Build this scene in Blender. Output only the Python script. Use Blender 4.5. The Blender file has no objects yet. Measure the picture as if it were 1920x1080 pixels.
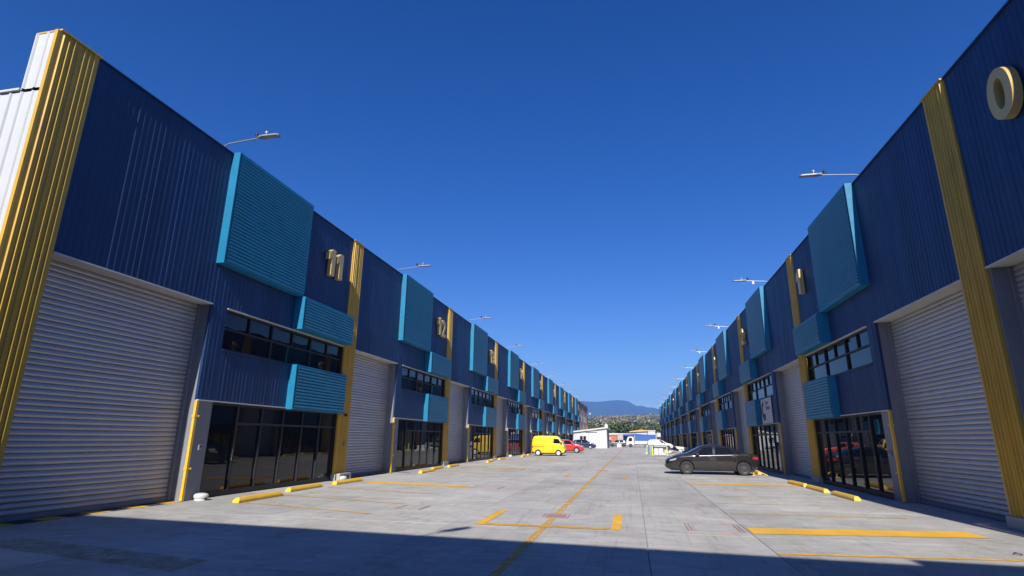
import bpy, bmesh, math, random
from mathutils import Vector, Matrix
R = math.radians
random.seed(7)
scene = bpy.context.scene
COL = scene.collection

# ------------------------------------------------------------------ camera
PITCH, YAW, ROLL, FPX = R(15.2468), R(-12.0827), R(0.5944), 1033.855
fwd = Vector((math.sin(YAW)*math.cos(PITCH), math.cos(YAW)*math.cos(PITCH), math.sin(PITCH)))
rgt = Vector((math.cos(YAW), -math.sin(YAW), 0))
upv = rgt.cross(fwd)
r2 = rgt*math.cos(ROLL) + upv*math.sin(ROLL)
u2 = -rgt*math.sin(ROLL) + upv*math.cos(ROLL)
cd = bpy.data.cameras.new('camera')
cam = bpy.data.objects.new('camera', cd)
COL.objects.link(cam)
m = Matrix(((r2.x, u2.x, -fwd.x, 0), (r2.y, u2.y, -fwd.y, 0), (r2.z, u2.z, -fwd.z, 1.6), (0, 0, 0, 1)))
cam.matrix_world = m
cd.sensor_width = 36.0
cd.lens = FPX/1920*36
cd.clip_start = 0.05
cd.clip_end = 12000
scene.camera = cam

# ------------------------------------------------------------------ light
SUN_TRAVEL = Vector((-0.06, 1.0, -0.74)).normalized()
SUN_EL = math.asin(-SUN_TRAVEL.z)
w = bpy.data.worlds.new('World')
scene.world = w
w.use_nodes = True
nt = w.node_tree
sky = nt.nodes.new('ShaderNodeTexSky')
sky.sky_type = 'NISHITA'
sky.sun_disc = False
sky.sun_elevation = SUN_EL
sky.sun_rotation = math.atan2(-SUN_TRAVEL.x, -SUN_TRAVEL.y)
sky.altitude = 900
sky.air_density = 1.0
sky.dust_density = 0.6
sky.ozone_density = 3.0
bg = nt.nodes['Background']
bg.inputs[1].default_value = 0.082
hs = nt.nodes.new('ShaderNodeHueSaturation')      # the clear dry-season sky is a deep saturated blue
hs.inputs['Saturation'].default_value = 1.38
hs.inputs['Hue'].default_value = 0.521
nt.links.new(sky.outputs[0], hs.inputs['Color'])
nt.links.new(hs.outputs[0], bg.inputs[0])
sd = bpy.data.lights.new('sun', 'SUN')
sd.energy = 5.0
sd.angle = R(0.5)
sd.color = (1.0, 0.955, 0.89)
sun = bpy.data.objects.new('sun', sd)
COL.objects.link(sun)
sun.rotation_euler = SUN_TRAVEL.to_track_quat('-Z', 'Y').to_euler()
sun.location = (20, -300, 240)
vs = scene.view_settings
vs.view_transform = 'Standard'
vs.look = 'None'
vs.exposure = 0.62
vs.gamma = 1
vs.use_curve_mapping = False
scene.render.engine = 'CYCLES'
scene.cycles.use_denoising = True
scene.cycles.max_bounces = 6
scene.cycles.diffuse_bounces = 3
scene.cycles.glossy_bounces = 3
scene.cycles.transparent_max_bounces = 12
scene.cycles.volume_bounces = 0
scene.cycles.sample_clamp_indirect = 6

# ------------------------------------------------------------------ materials
MATS = {}
def mat(name, col, rough=0.6, metal=0.0, spec=0.5, var=0.06, vscale=3.0, bump=0.0, bscale=60.0,
        dirt=None, dirt_amt=0.0, dscale=(1.2, 1.2, 0.25), objvar=0.0, sheet=0.0, coat=0.0, wobble=0.0, wscale=1.2):
    if name in MATS:
        return MATS[name]
    M = bpy.data.materials.new(name)
    M.use_nodes = True
    t = M.node_tree
    b = t.nodes['Principled BSDF']
    b.inputs['Roughness'].default_value = rough
    b.inputs['Metallic'].default_value = metal
    b.inputs['Specular IOR Level'].default_value = spec
    if coat:
        b.inputs['Coat Weight'].default_value = coat
        b.inputs['Coat Roughness'].default_value = 0.04
    gp = t.nodes.new('ShaderNodeNewGeometry')        # world position, so that no two units weather alike
    n = t.nodes.new('ShaderNodeTexNoise')
    n.inputs['Scale'].default_value = vscale
    n.inputs['Detail'].default_value = 5
    t.links.new(gp.outputs['Position'], n.inputs['Vector'])
    mr = t.nodes.new('ShaderNodeMapRange')
    mr.inputs[3].default_value = 1 - var*2
    mr.inputs[4].default_value = 1 + var*2
    t.links.new(n.outputs['Fac'], mr.inputs[0])
    mx = t.nodes.new('ShaderNodeMix')
    mx.data_type = 'RGBA'
    mx.blend_type = 'MULTIPLY'
    mx.inputs[0].default_value = 1
    mx.inputs[6].default_value = (*col, 1)
    t.links.new(mr.outputs[0], mx.inputs[7])
    out = mx.outputs[2]
    if sheet:
        # each sheet, 0.82 m wide along the row, has faded a little differently
        sx = t.nodes.new('ShaderNodeSeparateXYZ')
        t.links.new(gp.outputs['Position'], sx.inputs[0])
        dv = t.nodes.new('ShaderNodeMath')
        dv.operation = 'DIVIDE'
        dv.inputs[1].default_value = .82
        t.links.new(sx.outputs['Y'], dv.inputs[0])
        fl = t.nodes.new('ShaderNodeMath')
        fl.operation = 'FLOOR'
        t.links.new(dv.outputs[0], fl.inputs[0])
        wn = t.nodes.new('ShaderNodeTexWhiteNoise')
        wn.noise_dimensions = '1D'
        t.links.new(fl.outputs[0], wn.inputs['W'])
        ms = t.nodes.new('ShaderNodeMapRange')
        ms.inputs[3].default_value = 1-sheet
        ms.inputs[4].default_value = 1+sheet
        t.links.new(wn.outputs['Value'], ms.inputs[0])
        m4 = t.nodes.new('ShaderNodeMix')
        m4.data_type = 'RGBA'
        m4.blend_type = 'MULTIPLY'
        m4.inputs[0].default_value = 1
        t.links.new(out, m4.inputs[6])
        t.links.new(ms.outputs[0], m4.inputs[7])
        out = m4.outputs[2]
    if objvar:
        oi = t.nodes.new('ShaderNodeObjectInfo')
        m2 = t.nodes.new('ShaderNodeMapRange')
        m2.inputs[3].default_value = 1 - objvar
        m2.inputs[4].default_value = 1 + objvar
        t.links.new(oi.outputs['Random'], m2.inputs[0])
        m3 = t.nodes.new('ShaderNodeMix')
        m3.data_type = 'RGBA'
        m3.blend_type = 'MULTIPLY'
        m3.inputs[0].default_value = 1
        t.links.new(out, m3.inputs[6])
        t.links.new(m2.outputs[0], m3.inputs[7])
        out = m3.outputs[2]
    if dirt:
        mp = t.nodes.new('ShaderNodeMapping')
        mp.inputs['Scale'].default_value = dscale
        t.links.new(gp.outputs['Position'], mp.inputs[0])
        dn = t.nodes.new('ShaderNodeTexNoise')
        dn.inputs['Scale'].default_value = 4
        dn.inputs['Detail'].default_value = 8
        dn.inputs['Roughness'].default_value = 0.7
        t.links.new(mp.outputs[0], dn.inputs['Vector'])
        dr = t.nodes.new('ShaderNodeMapRange')
        dr.inputs[1].default_value = 0.48
        dr.inputs[2].default_value = 0.75
        dr.inputs[3].default_value = 0
        dr.inputs[4].default_value = dirt_amt
        t.links.new(dn.outputs['Fac'], dr.inputs[0])
        dm = t.nodes.new('ShaderNodeMix')
        dm.data_type = 'RGBA'
        t.links.new(dr.outputs[0], dm.inputs[0])
        t.links.new(out, dm.inputs[6])
        dm.inputs[7].default_value = (*dirt, 1)
        out = dm.outputs[2]
    t.links.new(out, b.inputs['Base Color'])
    if bump:
        bn = t.nodes.new('ShaderNodeTexNoise')
        bn.inputs['Scale'].default_value = bscale
        bn.inputs['Detail'].default_value = 4
        t.links.new(gp.outputs['Position'], bn.inputs['Vector'])
        bp = t.nodes.new('ShaderNodeBump')
        bp.inputs['Strength'].default_value = bump
        bp.inputs['Distance'].default_value = 0.01
        t.links.new(bn.outputs['Fac'], bp.inputs['Height'])
        t.links.new(bp.outputs[0], b.inputs['Normal'])
    if wobble:
        bn = t.nodes.new('ShaderNodeTexNoise')
        bn.inputs['Scale'].default_value = wscale
        bn.inputs['Detail'].default_value = 1
        t.links.new(gp.outputs['Position'], bn.inputs['Vector'])
        bp = t.nodes.new('ShaderNodeBump')
        bp.inputs['Strength'].default_value = 1.0
        bp.inputs['Distance'].default_value = wobble
        t.links.new(bn.outputs['Fac'], bp.inputs['Height'])
        t.links.new(bp.outputs[0], b.inputs['Normal'])
    MATS[name] = M
    return M

navy = mat('navy_sheet', (0.007, 0.029, 0.100), 0.50, var=0.10, vscale=1.2, dirt=(0.040, 0.055, 0.10), dirt_amt=0.30, dscale=(1.6, 1.6, .18), sheet=.14, wobble=0.012, wscale=2.5)
teal = mat('teal_sheet', (0.004, 0.175, 0.33), 0.45, var=0.09, vscale=1.5, dirt=(0.06, 0.16, 0.21), dirt_amt=0.35, dscale=(1.4, .7, .5), wobble=0.008, wscale=3)
yell = mat('yellow_sheet', (0.56, 0.35, 0.045), 0.45, var=0.08, vscale=1.5, dirt=(0.25, 0.19, 0.08), dirt_amt=0.45)
gold = mat('gold_letter', (0.62, 0.44, 0.16), 0.4, metal=0.15, var=0.05)
white_sheet = mat('white_sheet', (0.50, 0.51, 0.52), 0.5, var=0.03, dirt=(0.45, 0.44, 0.42), dirt_amt=0.25)
white_trim = mat('white_trim', (0.55, 0.55, 0.54), 0.55, var=0.05, dirt=(0.35, 0.33, 0.30), dirt_amt=0.4)
slat_m = mat('galvanised_slat', (0.44, 0.43, 0.43), 0.40, metal=0.35, var=0.05, vscale=2.0, objvar=0.05, dirt=(0.30, 0.29, 0.29), dirt_amt=0.3, dscale=(1, .4, 2))
plaster = mat('grey_plaster', (0.21, 0.215, 0.23), 0.75, var=0.08, vscale=2, bump=0.3, bscale=120, dirt=(0.12, 0.12, 0.12), dirt_amt=0.3)
soffit_m = mat('soffit_plaster', (0.52, 0.51, 0.49), 0.8, var=0.06, bump=0.3)
frame_m = mat('bronze_frame', (0.015, 0.015, 0.017), 0.55, var=0.05)
glass_m = mat('tinted_glass', (0.008, 0.009, 0.011), 0.02, spec=0.45, var=0.03, wobble=0.004, wscale=0.9)
yguard = mat('yellow_paint', (0.78, 0.46, 0.035), 0.5, var=0.08, vscale=6, dirt=(0.32, 0.25, 0.14), dirt_amt=0.45, dscale=(3, 3, 3), bump=0.2)
galv = mat('galvanised_pipe', (0.30, 0.315, 0.33), 0.4, metal=0.5, var=0.05)
lampgrey = mat('lamp_grey', (0.26, 0.28, 0.31), 0.45, metal=0.3)
lens_m = mat('lamp_lens', (0.38, 0.36, 0.33), 0.3)
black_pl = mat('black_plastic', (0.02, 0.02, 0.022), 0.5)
conc = mat('cast_concrete', (0.36, 0.355, 0.34), 0.85, var=0.1, bump=0.4)
white_pl = mat('white_plastic', (0.58, 0.58, 0.56), 0.4, var=0.04, dirt=(0.4, 0.38, 0.34), dirt_amt=0.3)
roof_m = mat('roof_sheet', (0.55, 0.56, 0.57), 0.5, metal=0.2)
rubber = mat('rubber', (0.022, 0.022, 0.023), 0.8)
rim_dark = mat('rim_steel', (0.055, 0.053, 0.052), 0.45, metal=0.4)
rim_bright = mat('rim_alloy', (0.62, 0.62, 0.63), 0.3, metal=0.7)
car_glass = mat('car_glass', (0.006, 0.007, 0.008), 0.03, spec=0.4)
chrome = mat('chrome', (0.75, 0.75, 0.76), 0.15, metal=1.0)
red_lens = mat('red_lens', (0.35, 0.02, 0.03), 0.15)
clear_lens = mat('clear_lens', (0.30, 0.31, 0.32), 0.12)
plate_m = mat('plate_white', (0.7, 0.7, 0.7), 0.5)
brown_paint = mat('brown_car_paint', (0.024, 0.0215, 0.022), 0.22, metal=0.3, coat=1.0, var=0.03)
yellow_paint = mat('yellow_car_paint', (0.80, 0.53, 0.012), 0.3, coat=0.8, var=0.03)
red_paint = mat('red_car_paint', (0.50, 0.03, 0.035), 0.25, coat=0.8, var=0.04)
blue_paint = mat('blue_car_paint', (0.015, 0.022, 0.06), 0.22, coat=1.0, var=0.03)
white_paint = mat('white_car_paint', (0.58, 0.58, 0.58), 0.3, coat=0.7, var=0.02)
silver_paint = mat('silver_car_paint', (0.62, 0.64, 0.66), 0.3, metal=0.4, coat=0.7, var=0.02)
grey_paint = mat('grey_car_paint', (0.16, 0.17, 0.18), 0.3, metal=0.3, coat=0.7)
tarp = mat('blue_tarp', (0.03, 0.10, 0.36), 0.6, var=0.12, vscale=4, bump=0.4, bscale=9)
redbox = mat('red_box', (0.42, 0.13, 0.08), 0.7, var=0.1, dirt=(0.25, 0.15, 0.1), dirt_amt=0.5)
orange_m = mat('pale_orange', (0.60, 0.36, 0.14), 0.7)
lime_m = mat('lime_paint', (0.55, 0.65, 0.06), 0.5)
wood = mat('raw_wood', (0.42, 0.29, 0.16), 0.8, var=0.15)
steel = mat('brown_steel', (0.30, 0.25, 0.21), 0.7, var=0.15)
block_m = mat('grey_block', (0.38, 0.35, 0.32), 0.9, var=0.15, bump=0.5)
skin_m = mat('skin', (0.30, 0.17, 0.11), 0.6)
shirt_m = mat('dark_shirt', (0.04, 0.035, 0.05), 0.85)
cap_m = mat('pale_cap', (0.65, 0.62, 0.52), 0.8)
green_bag = mat('grey_green_drum', (0.22, 0.30, 0.28), 0.6)
bark = mat('bark', (0.13, 0.09, 0.06), 0.9, var=0.2)

def ground_concrete():
    M = bpy.data.materials.new('yard_concrete')
    M.use_nodes = True
    t = M.node_tree
    b = t.nodes['Principled BSDF']
    b.inputs['Roughness'].default_value = 0.82
    b.inputs['Specular IOR Level'].default_value = 0.35
    g = t.nodes.new('ShaderNodeNewGeometry')
    def noise(scale, sc, detail=6, rough=0.6, dist=0.0):
        mp = t.nodes.new('ShaderNodeMapping')
        mp.inputs['Scale'].default_value = sc
        t.links.new(g.outputs['Position'], mp.inputs[0])
        n = t.nodes.new('ShaderNodeTexNoise')
        n.inputs['Scale'].default_value = scale
        n.inputs['Detail'].default_value = detail
        n.inputs['Roughness'].default_value = rough
        n.inputs['Distortion'].default_value = dist
        t.links.new(mp.outputs[0], n.inputs['Vector'])
        return n.outputs['Fac']
    def rng(f, a, b_, c, d):
        mr = t.nodes.new('ShaderNodeMapRange')
        for i, v in enumerate((a, b_, c, d)):
            mr.inputs[i+1].default_value = v
        t.links.new(f, mr.inputs[0])
        return mr.outputs[0]
    def mul(a, b_):
        mm = t.nodes.new('ShaderNodeMath')
        mm.operation = 'MULTIPLY'
        t.links.new(a, mm.inputs[0])
        t.links.new(b_, mm.inputs[1])
        return mm.outputs[0]
    big = rng(noise(0.35, (1, .6, 1), 8, .65, .4), .3, .7, .78, 1.18)
    mid = rng(noise(1.6, (.7, 1.3, 1), 8, .72, 1.2), .32, .68, .80, 1.14)
    streak = rng(noise(5.0, (.25, 3.2, 1), 5, .7, .6), .3, .7, .86, 1.12)
    fine = rng(noise(42, (1, 1, 1), 3, .6), .3, .7, .90, 1.09)
    tyre = rng(noise(2.2, (2.6, .10, 1), 6, .65, 1.5), .54, .72, 1.0, .74)
    stain = rng(noise(0.9, (1, 1, 1), 9, .75, 1.0), .62, .78, 1.0, .70)
    spots = rng(noise(3.1, (1, 1, 1), 3, .5, 2.0), .70, .80, 1.0, .72)
    vor = t.nodes.new('ShaderNodeTexVoronoi')
    vor.feature = 'DISTANCE_TO_EDGE'
    vor.inputs['Scale'].default_value = .16
    vmp = t.nodes.new('ShaderNodeVectorMath')
    vmp.operation = 'ADD'
    vn = t.nodes.new('ShaderNodeTexNoise')
    vn.inputs['Scale'].default_value = 1.1
    vn.inputs['Detail'].default_value = 7
    t.links.new(g.outputs['Position'], vn.inputs['Vector'])
    t.links.new(g.outputs['Position'], vmp.inputs[0])
    t.links.new(vn.outputs['Color'], vmp.inputs[1])
    t.links.new(vmp.outputs[0], vor.inputs['Vector'])
    crack = rng(vor.outputs['Distance'], 0, .0016, .72, 1.0)
    oi = t.nodes.new('ShaderNodeObjectInfo')
    slab = mul(mul(rng(oi.outputs['Random'], 0, 1, .90, 1.06), crack), spots)
    v = mul(mul(mul(big, mid), mul(streak, fine)), mul(mul(tyre, stain), slab))
    mx = t.nodes.new('ShaderNodeMix')
    mx.data_type = 'RGBA'
    mx.blend_type = 'MULTIPLY'
    mx.inputs[0].default_value = 1
    tint = t.nodes.new('ShaderNodeMix')
    tint.data_type = 'RGBA'
    tint.inputs[6].default_value = (0.400, 0.390, 0.365, 1)
    tint.inputs[7].default_value = (0.425, 0.405, 0.36, 1)
    t.links.new(rng(noise(.25, (1, 1, 1), 4), .35, .65, 0, 1), tint.inputs[0])
    t.links.new(tint.outputs[2], mx.inputs[6])
    t.links.new(v, mx.inputs[7])
    t.links.new(mx.outputs[2], b.inputs['Base Color'])
    bp = t.nodes.new('ShaderNodeBump')
    bp.inputs['Strength'].default_value = 0.35
    bp.inputs['Distance'].default_value = 0.006
    t.links.new(noise(60, (.4, 1.6, 1), 4, .6), bp.inputs['Height'])
    t.links.new(bp.outputs[0], b.inputs['Normal'])
    return M
yard_m = ground_concrete()

def line_paint(name, col, wear_lo, wear_hi, wmin=0.0):
    """worn road paint: flakes away where the noise is low and lets the slab below show"""
    M = bpy.data.materials.new(name)
    M.use_nodes = True
    t = M.node_tree
    b = t.nodes['Principled BSDF']
    b.inputs['Roughness'].default_value = 0.7
    g = t.nodes.new('ShaderNodeNewGeometry')
    n = t.nodes.new('ShaderNodeTexNoise')
    n.inputs['Scale'].default_value = 3.5
    n.inputs['Detail'].default_value = 10
    n.inputs['Roughness'].default_value = 0.75
    t.links.new(g.outputs['Position'], n.inputs['Vector'])
    mr = t.nodes.new('ShaderNodeMapRange')
    mr.inputs[1].default_value = wear_lo
    mr.inputs[2].default_value = wear_hi
    mr.inputs[3].default_value = wmin
    mr.inputs[4].default_value = 1
    t.links.new(n.outputs['Fac'], mr.inputs[0])
    n2 = t.nodes.new('ShaderNodeTexNoise')
    n2.inputs['Scale'].default_value = 1.3
    n2.inputs['Detail'].default_value = 6
    t.links.new(g.outputs['Position'], n2.inputs['Vector'])
    mr2 = t.nodes.new('ShaderNodeMapRange')
    mr2.inputs[1].default_value = .3
    mr2.inputs[2].default_value = .7
    mr2.inputs[3].default_value = .82
    mr2.inputs[4].default_value = 1.1
    t.links.new(n2.outputs['Fac'], mr2.inputs[0])
    mx = t.nodes.new('ShaderNodeMix')
    mx.data_type = 'RGBA'
    mx.blend_type = 'MULTIPLY'
    mx.inputs[0].default_value = 1
    mx.inputs[6].default_value = (*col, 1)
    t.links.new(mr2.outputs[0], mx.inputs[7])
    t.links.new(mx.outputs[2], b.inputs['Base Color'])
    t.links.new(mr.outputs[0], b.inputs['Alpha'])
    return M
paint_fresh = line_paint('road_paint_fresh', (0.72, 0.40, 0.035), .28, .36, .15)
paint_line = line_paint('road_paint_line', (0.66, 0.37, 0.05), .36, .56, .25)
paint_worn = line_paint('road_paint_worn', (0.60, 0.40, 0.13), .40, .66, .12)
paint_faint = line_paint('road_paint_faint', (0.62, 0.39, 0.10), .38, .62, .25)
paint_dull = line_paint('road_paint_dull', (0.40, 0.30, 0.14), .42, .80, .12)
paint_black = line_paint('road_paint_black', (0.035, 0.035, 0.035), .33, .5, .3)
rust_paint = mat('rust_red_steel', (0.34, 0.20, 0.185), 0.7, var=0.15, vscale=8)

# ------------------------------------------------------------------ mesh helpers
class MB:
    def __init__(s):
        s.v, s.f = [], []
    def quad(s, a, b, c, d):
        i = len(s.v)
        s.v += [a, b, c, d]
        s.f.append((i, i+1, i+2, i+3))
        return s
    def poly(s, pts):
        i = len(s.v)
        s.v += list(pts)
        s.f.append(tuple(range(i, i+len(pts))))
        return s
    def box(s, x0, x1, y0, y1, z0, z1):
        i = len(s.v)
        s.v += [(x0, y0, z0), (x1, y0, z0), (x1, y1, z0), (x0, y1, z0), (x0, y0, z1), (x1, y0, z1), (x1, y1, z1), (x0, y1, z1)]
        for q in ((0, 3, 2, 1), (4, 5, 6, 7), (0, 1, 5, 4), (1, 2, 6, 5), (2, 3, 7, 6), (3, 0, 4, 7)):
            s.f.append(tuple(i+k for k in q))
        return s
    def bbox(s, x0, x1, y0, y1, z0, z1, b=.01):
        """box with chamfered edges"""
        bm = bmesh.new()
        bmesh.ops.create_cube(bm, size=1)
        for v in bm.verts:
            v.co = Vector(((x0+x1)/2+v.co.x*(x1-x0), (y0+y1)/2+v.co.y*(y1-y0), (z0+z1)/2+v.co.z*(z1-z0)))
        bmesh.ops.bevel(bm, geom=bm.edges[:], offset=b, segments=1, affect='EDGES', clamp_overlap=True)
        s.add_bm(bm)
        return s
    def add_bm(s, bm):
        bm.verts.index_update()
        i = len(s.v)
        s.v += [tuple(v.co) for v in bm.verts]
        s.f += [tuple(i+v.index for v in f.verts) for f in bm.faces]
        bm.free()
        return s
    def prism(s, pts, axis, a, b):
        """extrude polygon pts along axis; pts are the two other coordinates in xyz order, counter-clockwise"""
        def P(p, t):
            return (t, p[0], p[1]) if axis == 0 else ((p[0], t, p[1]) if axis == 1 else (p[0], p[1], t))
        n = len(pts)
        i = len(s.v)
        s.v += [P(p, a) for p in pts] + [P(p, b) for p in pts]
        flip = axis == 1
        lo = tuple(i+k for k in range(n)); hi = tuple(i+n+k for k in range(n))
        s.f.append(lo if flip else lo[::-1])
        s.f.append(hi[::-1] if flip else hi)
        for k in range(n):
            q = (i+k, i+(k+1) % n, i+n+(k+1) % n, i+n+k)
            s.f.append(q[::-1] if flip else q)
        return s
    def strip(s, prof, axis, a, b):
        """open profile swept along an axis"""
        def P(p, t):
            return (t, p[0], p[1]) if axis == 0 else ((p[0], t, p[1]) if axis == 1 else (p[0], p[1], t))
        i = len(s.v)
        n = len(prof)
        s.v += [P(p, a) for p in prof] + [P(p, b) for p in prof]
        for k in range(n-1):
            s.f.append((i+k, i+k+1, i+n+k+1, i+n+k))
        return s
    def tube(s, path, r, n=10, cap=True):
        path = [Vector(p) for p in path]
        rings = []
        for k, p in enumerate(path):
            d = (path[min(k+1, len(path)-1)] - path[max(k-1, 0)]).normalized()
            a = d.orthogonal().normalized() if k == 0 else (pa - d*pa.dot(d)).normalized()
            pa = a
            c = d.cross(a)
            rr = r[k] if isinstance(r, (list, tuple)) else r
            i = len(s.v)
            s.v += [tuple(p + a*rr*math.cos(2*math.pi*j/n) + c*rr*math.sin(2*math.pi*j/n)) for j in range(n)]
            rings.append(i)
        for k in range(len(rings)-1):
            for j in range(n):
                s.f.append((rings[k]+j, rings[k]+(j+1) % n, rings[k+1]+(j+1) % n, rings[k+1]+j))
        if cap:
            s.f.append(tuple(rings[0]+j for j in range(n))[::-1])
            s.f.append(tuple(rings[-1]+j for j in range(n)))
        return s
    def lathe(s, prof, axis=2, n=24, o=(0, 0, 0)):
        rings = []
        for r_, h in prof:
            i = len(s.v)
            for j in range(n):
                a = 2*math.pi*j/n
                c, d = r_*math.cos(a), r_*math.sin(a)
                p = (c, d, h) if axis == 2 else ((d, h, c) if axis == 1 else (h, c, d))
                s.v.append((p[0]+o[0], p[1]+o[1], p[2]+o[2]))
            rings.append(i)
        for k in range(len(rings)-1):
            for j in range(n):
                s.f.append((rings[k]+j, rings[k]+(j+1) % n, rings[k+1]+(j+1) % n, rings[k+1]+j))
        s.f.append(tuple(rings[0]+j for j in range(n))[::-1])
        s.f.append(tuple(rings[-1]+j for j in range(n)))
        return s
    def mesh(s, name, material, side=1, smooth=False):
        me = bpy.data.meshes.new(name)
        v = s.v if side == 1 else [(-p[0], p[1], p[2]) for p in s.v]
        f = s.f if side == 1 else [tuple(reversed(q)) for q in s.f]
        me.from_pydata(v, [], f)
        if material:
            me.materials.append(material)
        if smooth:
            me.polygons.foreach_set('use_smooth', [True]*len(me.polygons))
            me.set_sharp_from_angle(angle=R(35))
        me.update()
        return me
    def build(s, name, material, parent=None, side=1, smooth=False, loc=None):
        return link(name, s.mesh(name, material, side, smooth), parent, loc)

def link(name, me, parent=None, loc=None):
    o = bpy.data.objects.new(name, me)
    COL.objects.link(o)
    if parent:
        o.parent = parent
    if loc:
        o.location = loc
    return o
def tag(o, label, cat, group=None):
    o['label'] = label
    o['category'] = cat
    if group:
        o['group'] = group
    return o
def thing(name, label, cat, loc=(0, 0, 0), rz=0, group=None):
    o = bpy.data.objects.new(name, None)
    o.empty_display_size = .2
    COL.objects.link(o)
    o.location = loc
    o.rotation_euler = (0, 0, rz)
    return tag(o, label, cat, group)
def structure(o):
    o['kind'] = 'structure'
    return o
def copy_tree(o, parent=None):
    c = o.copy()
    COL.objects.link(c)
    c.parent = parent
    for ch in list(o.children):
        copy_tree(ch, c)
    return c

def ribs(u0, u1, pitch, h, top=.036, slope=.014, start=.10):
    """trapezoid sheet profile as (position, height) pairs"""
    rv = random.Random(int(u0*100)+17)
    p = [(u0, 0)]
    c = u0+start
    while c+top/2+slope < u1-.02:
        h_ = h*rv.uniform(.45, 1.25)
        for du, hh in ((-top/2-slope, 0), (-top/2, h_), (top/2, h_), (top/2+slope, 0)):
            if c+du > p[-1][0]:
                p.append((c+du, hh))
        c += pitch
    p.append((u1, 0))
    return p
def vsheet(mb, u0, u1, z0, z1, d, pitch=.155, h=.008, **k):
    """ribbed sheet on the facade, ribs running up; d = distance out from the wall line"""
    mb.strip([(d+hh, u) for u, hh in ribs(u0, u1, pitch, h, **k)], 2, z0, z1)
def hsheet(mb, u0, u1, z0, z1, d, pitch=.1, h=.045):
    """ribbed sheet with ribs running along the facade"""
    prof = [(d, z0)]
    n = max(1, int((z1-z0)/pitch))
    p = (z1-z0)/n
    for k in range(n):
        a = z0+k*p
        prof += [(d, a+.06*p), (d+h*.8, a+.30*p), (d+h, a+.55*p), (d+h*.9, a+.80*p), (d, a+.90*p)]
    prof.append((d, z1))
    # faces must look outwards (+d): sweep from far to near
    mb.strip(prof, 1, u1, u0)

# ------------------------------------------------------------------ sizes measured for the two rows
P = 12.535
XL, XR = -11.037, 7.218
YL, YR = 7.317, 12.513
H = 9.5
WORDS = ['zero', 'one', 'two', 'three', 'four', 'five', 'six', 'seven', 'eight', 'nine', 'ten', 'eleven', 'twelve',
         'thirteen', 'fourteen', 'fifteen', 'sixteen', 'seventeen', 'eighteen', 'nineteen']

# ------------------------------------------------------------------ terrain, yard
def terrain():
    me = MB()
    me.quad((-4000, -350, -.12), (4000, -350, -.12), (4000, 190, -.12), (-4000, 190, -.12))
    M = bpy.data.materials.new('dry_earth')
    M.use_nodes = True
    t = M.node_tree
    b = t.nodes['Principled BSDF']
    b.inputs['Roughness'].default_value = .95
    g = t.nodes.new('ShaderNodeNewGeometry')
    n = t.nodes.new('ShaderNodeTexNoise')
    n.inputs['Scale'].default_value = .03
    n.inputs['Detail'].default_value = 9
    t.links.new(g.outputs['Position'], n.inputs['Vector'])
    r = t.nodes.new('ShaderNodeValToRGB')
    r.color_ramp.elements[0].position = .38
    r.color_ramp.elements[0].color = (.16, .15, .055, 1)
    r.color_ramp.elements[1].position = .62
    r.color_ramp.elements[1].color = (.40, .32, .15, 1)
    t.links.new(n.outputs['Fac'], r.inputs[0])
    t.links.new(r.outputs[0], b.inputs['Base Color'])
    o = me.build('ground', M)
    structure(o)
    return o, M
ground, earth_m = terrain()

yard = MB().box(-11.98, 8.2, -30, 172, -.40, -.03).build('yard_pavement', conc)
structure(yard)
xj = [-11.96, -7.5, -3.5, .15, 2.0, 8.18]
row = P/3
y0s = 10.96 - 4*row
slab_cache = {}
for j in range(18):
    for i in range(len(xj)-1):
        g_ = .005
        wd = xj[i+1]-xj[i]-2*g_
        if i not in slab_cache:
            slab_cache[i] = MB().bbox(0, wd, 0, row-2*g_, -.1, 0, .006).mesh('concrete_slab', yard_m)
        link('concrete_slab', slab_cache[i], yard, (xj[i]+g_, y0s+j*row+g_, random.choice((0, 0, .001, -.001))))
far = MB()
far.box(xj[0]+.005, xj[-1]-.005, y0s+18*row+.005, 171.9, -.1, 0)
far.box(xj[0]+.005, xj[-1]-.005, -29.9, y0s-.005, -.1, 0)
o = far.build('concrete_apron', yard_m, yard)
o['kind'] = 'stuff'

ZM = .006
def marking(name, pts, material, z=ZM):
    b = MB().poly([(x, y, z) for x, y in pts])
    return b.build(name, material, yard)
def bar(name, x0, x1, yc, wdt, material, skew=0.0, z=ZM):
    return marking(name, [(x0, yc-wdt/2), (x1, yc-wdt/2+skew), (x1, yc+wdt/2+skew), (x0, yc+wdt/2)], material, z)
# centre line: two stripes, broken by slab joints
for j in range(-4, 30):
    a = 10.96+j*row
    for dx in (-.038, .038):
        bar('centre_line', -1.71+dx-.030, -1.71+dx+.030, a+row/2, row-.04, paint_line)
for k in range(-1, 9):
    y = 10.98+k*P
    pm = paint_fresh if k == 0 else paint_line
    ln = 2.25 if k == 0 else 1.7
    yy = y if k < 1 else y+1.9
    bar('bay_bracket', -3.06, -2.88, yy+ln/2, ln, pm)
    bar('bay_bracket', -.47, -.29, yy+ln/2, ln, pm)
    bar('bay_line', -2.87, -.48, yy+.13, .26 if k == 0 else .12, paint_line if k == 0 else paint_worn, z=ZM+.004)
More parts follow.
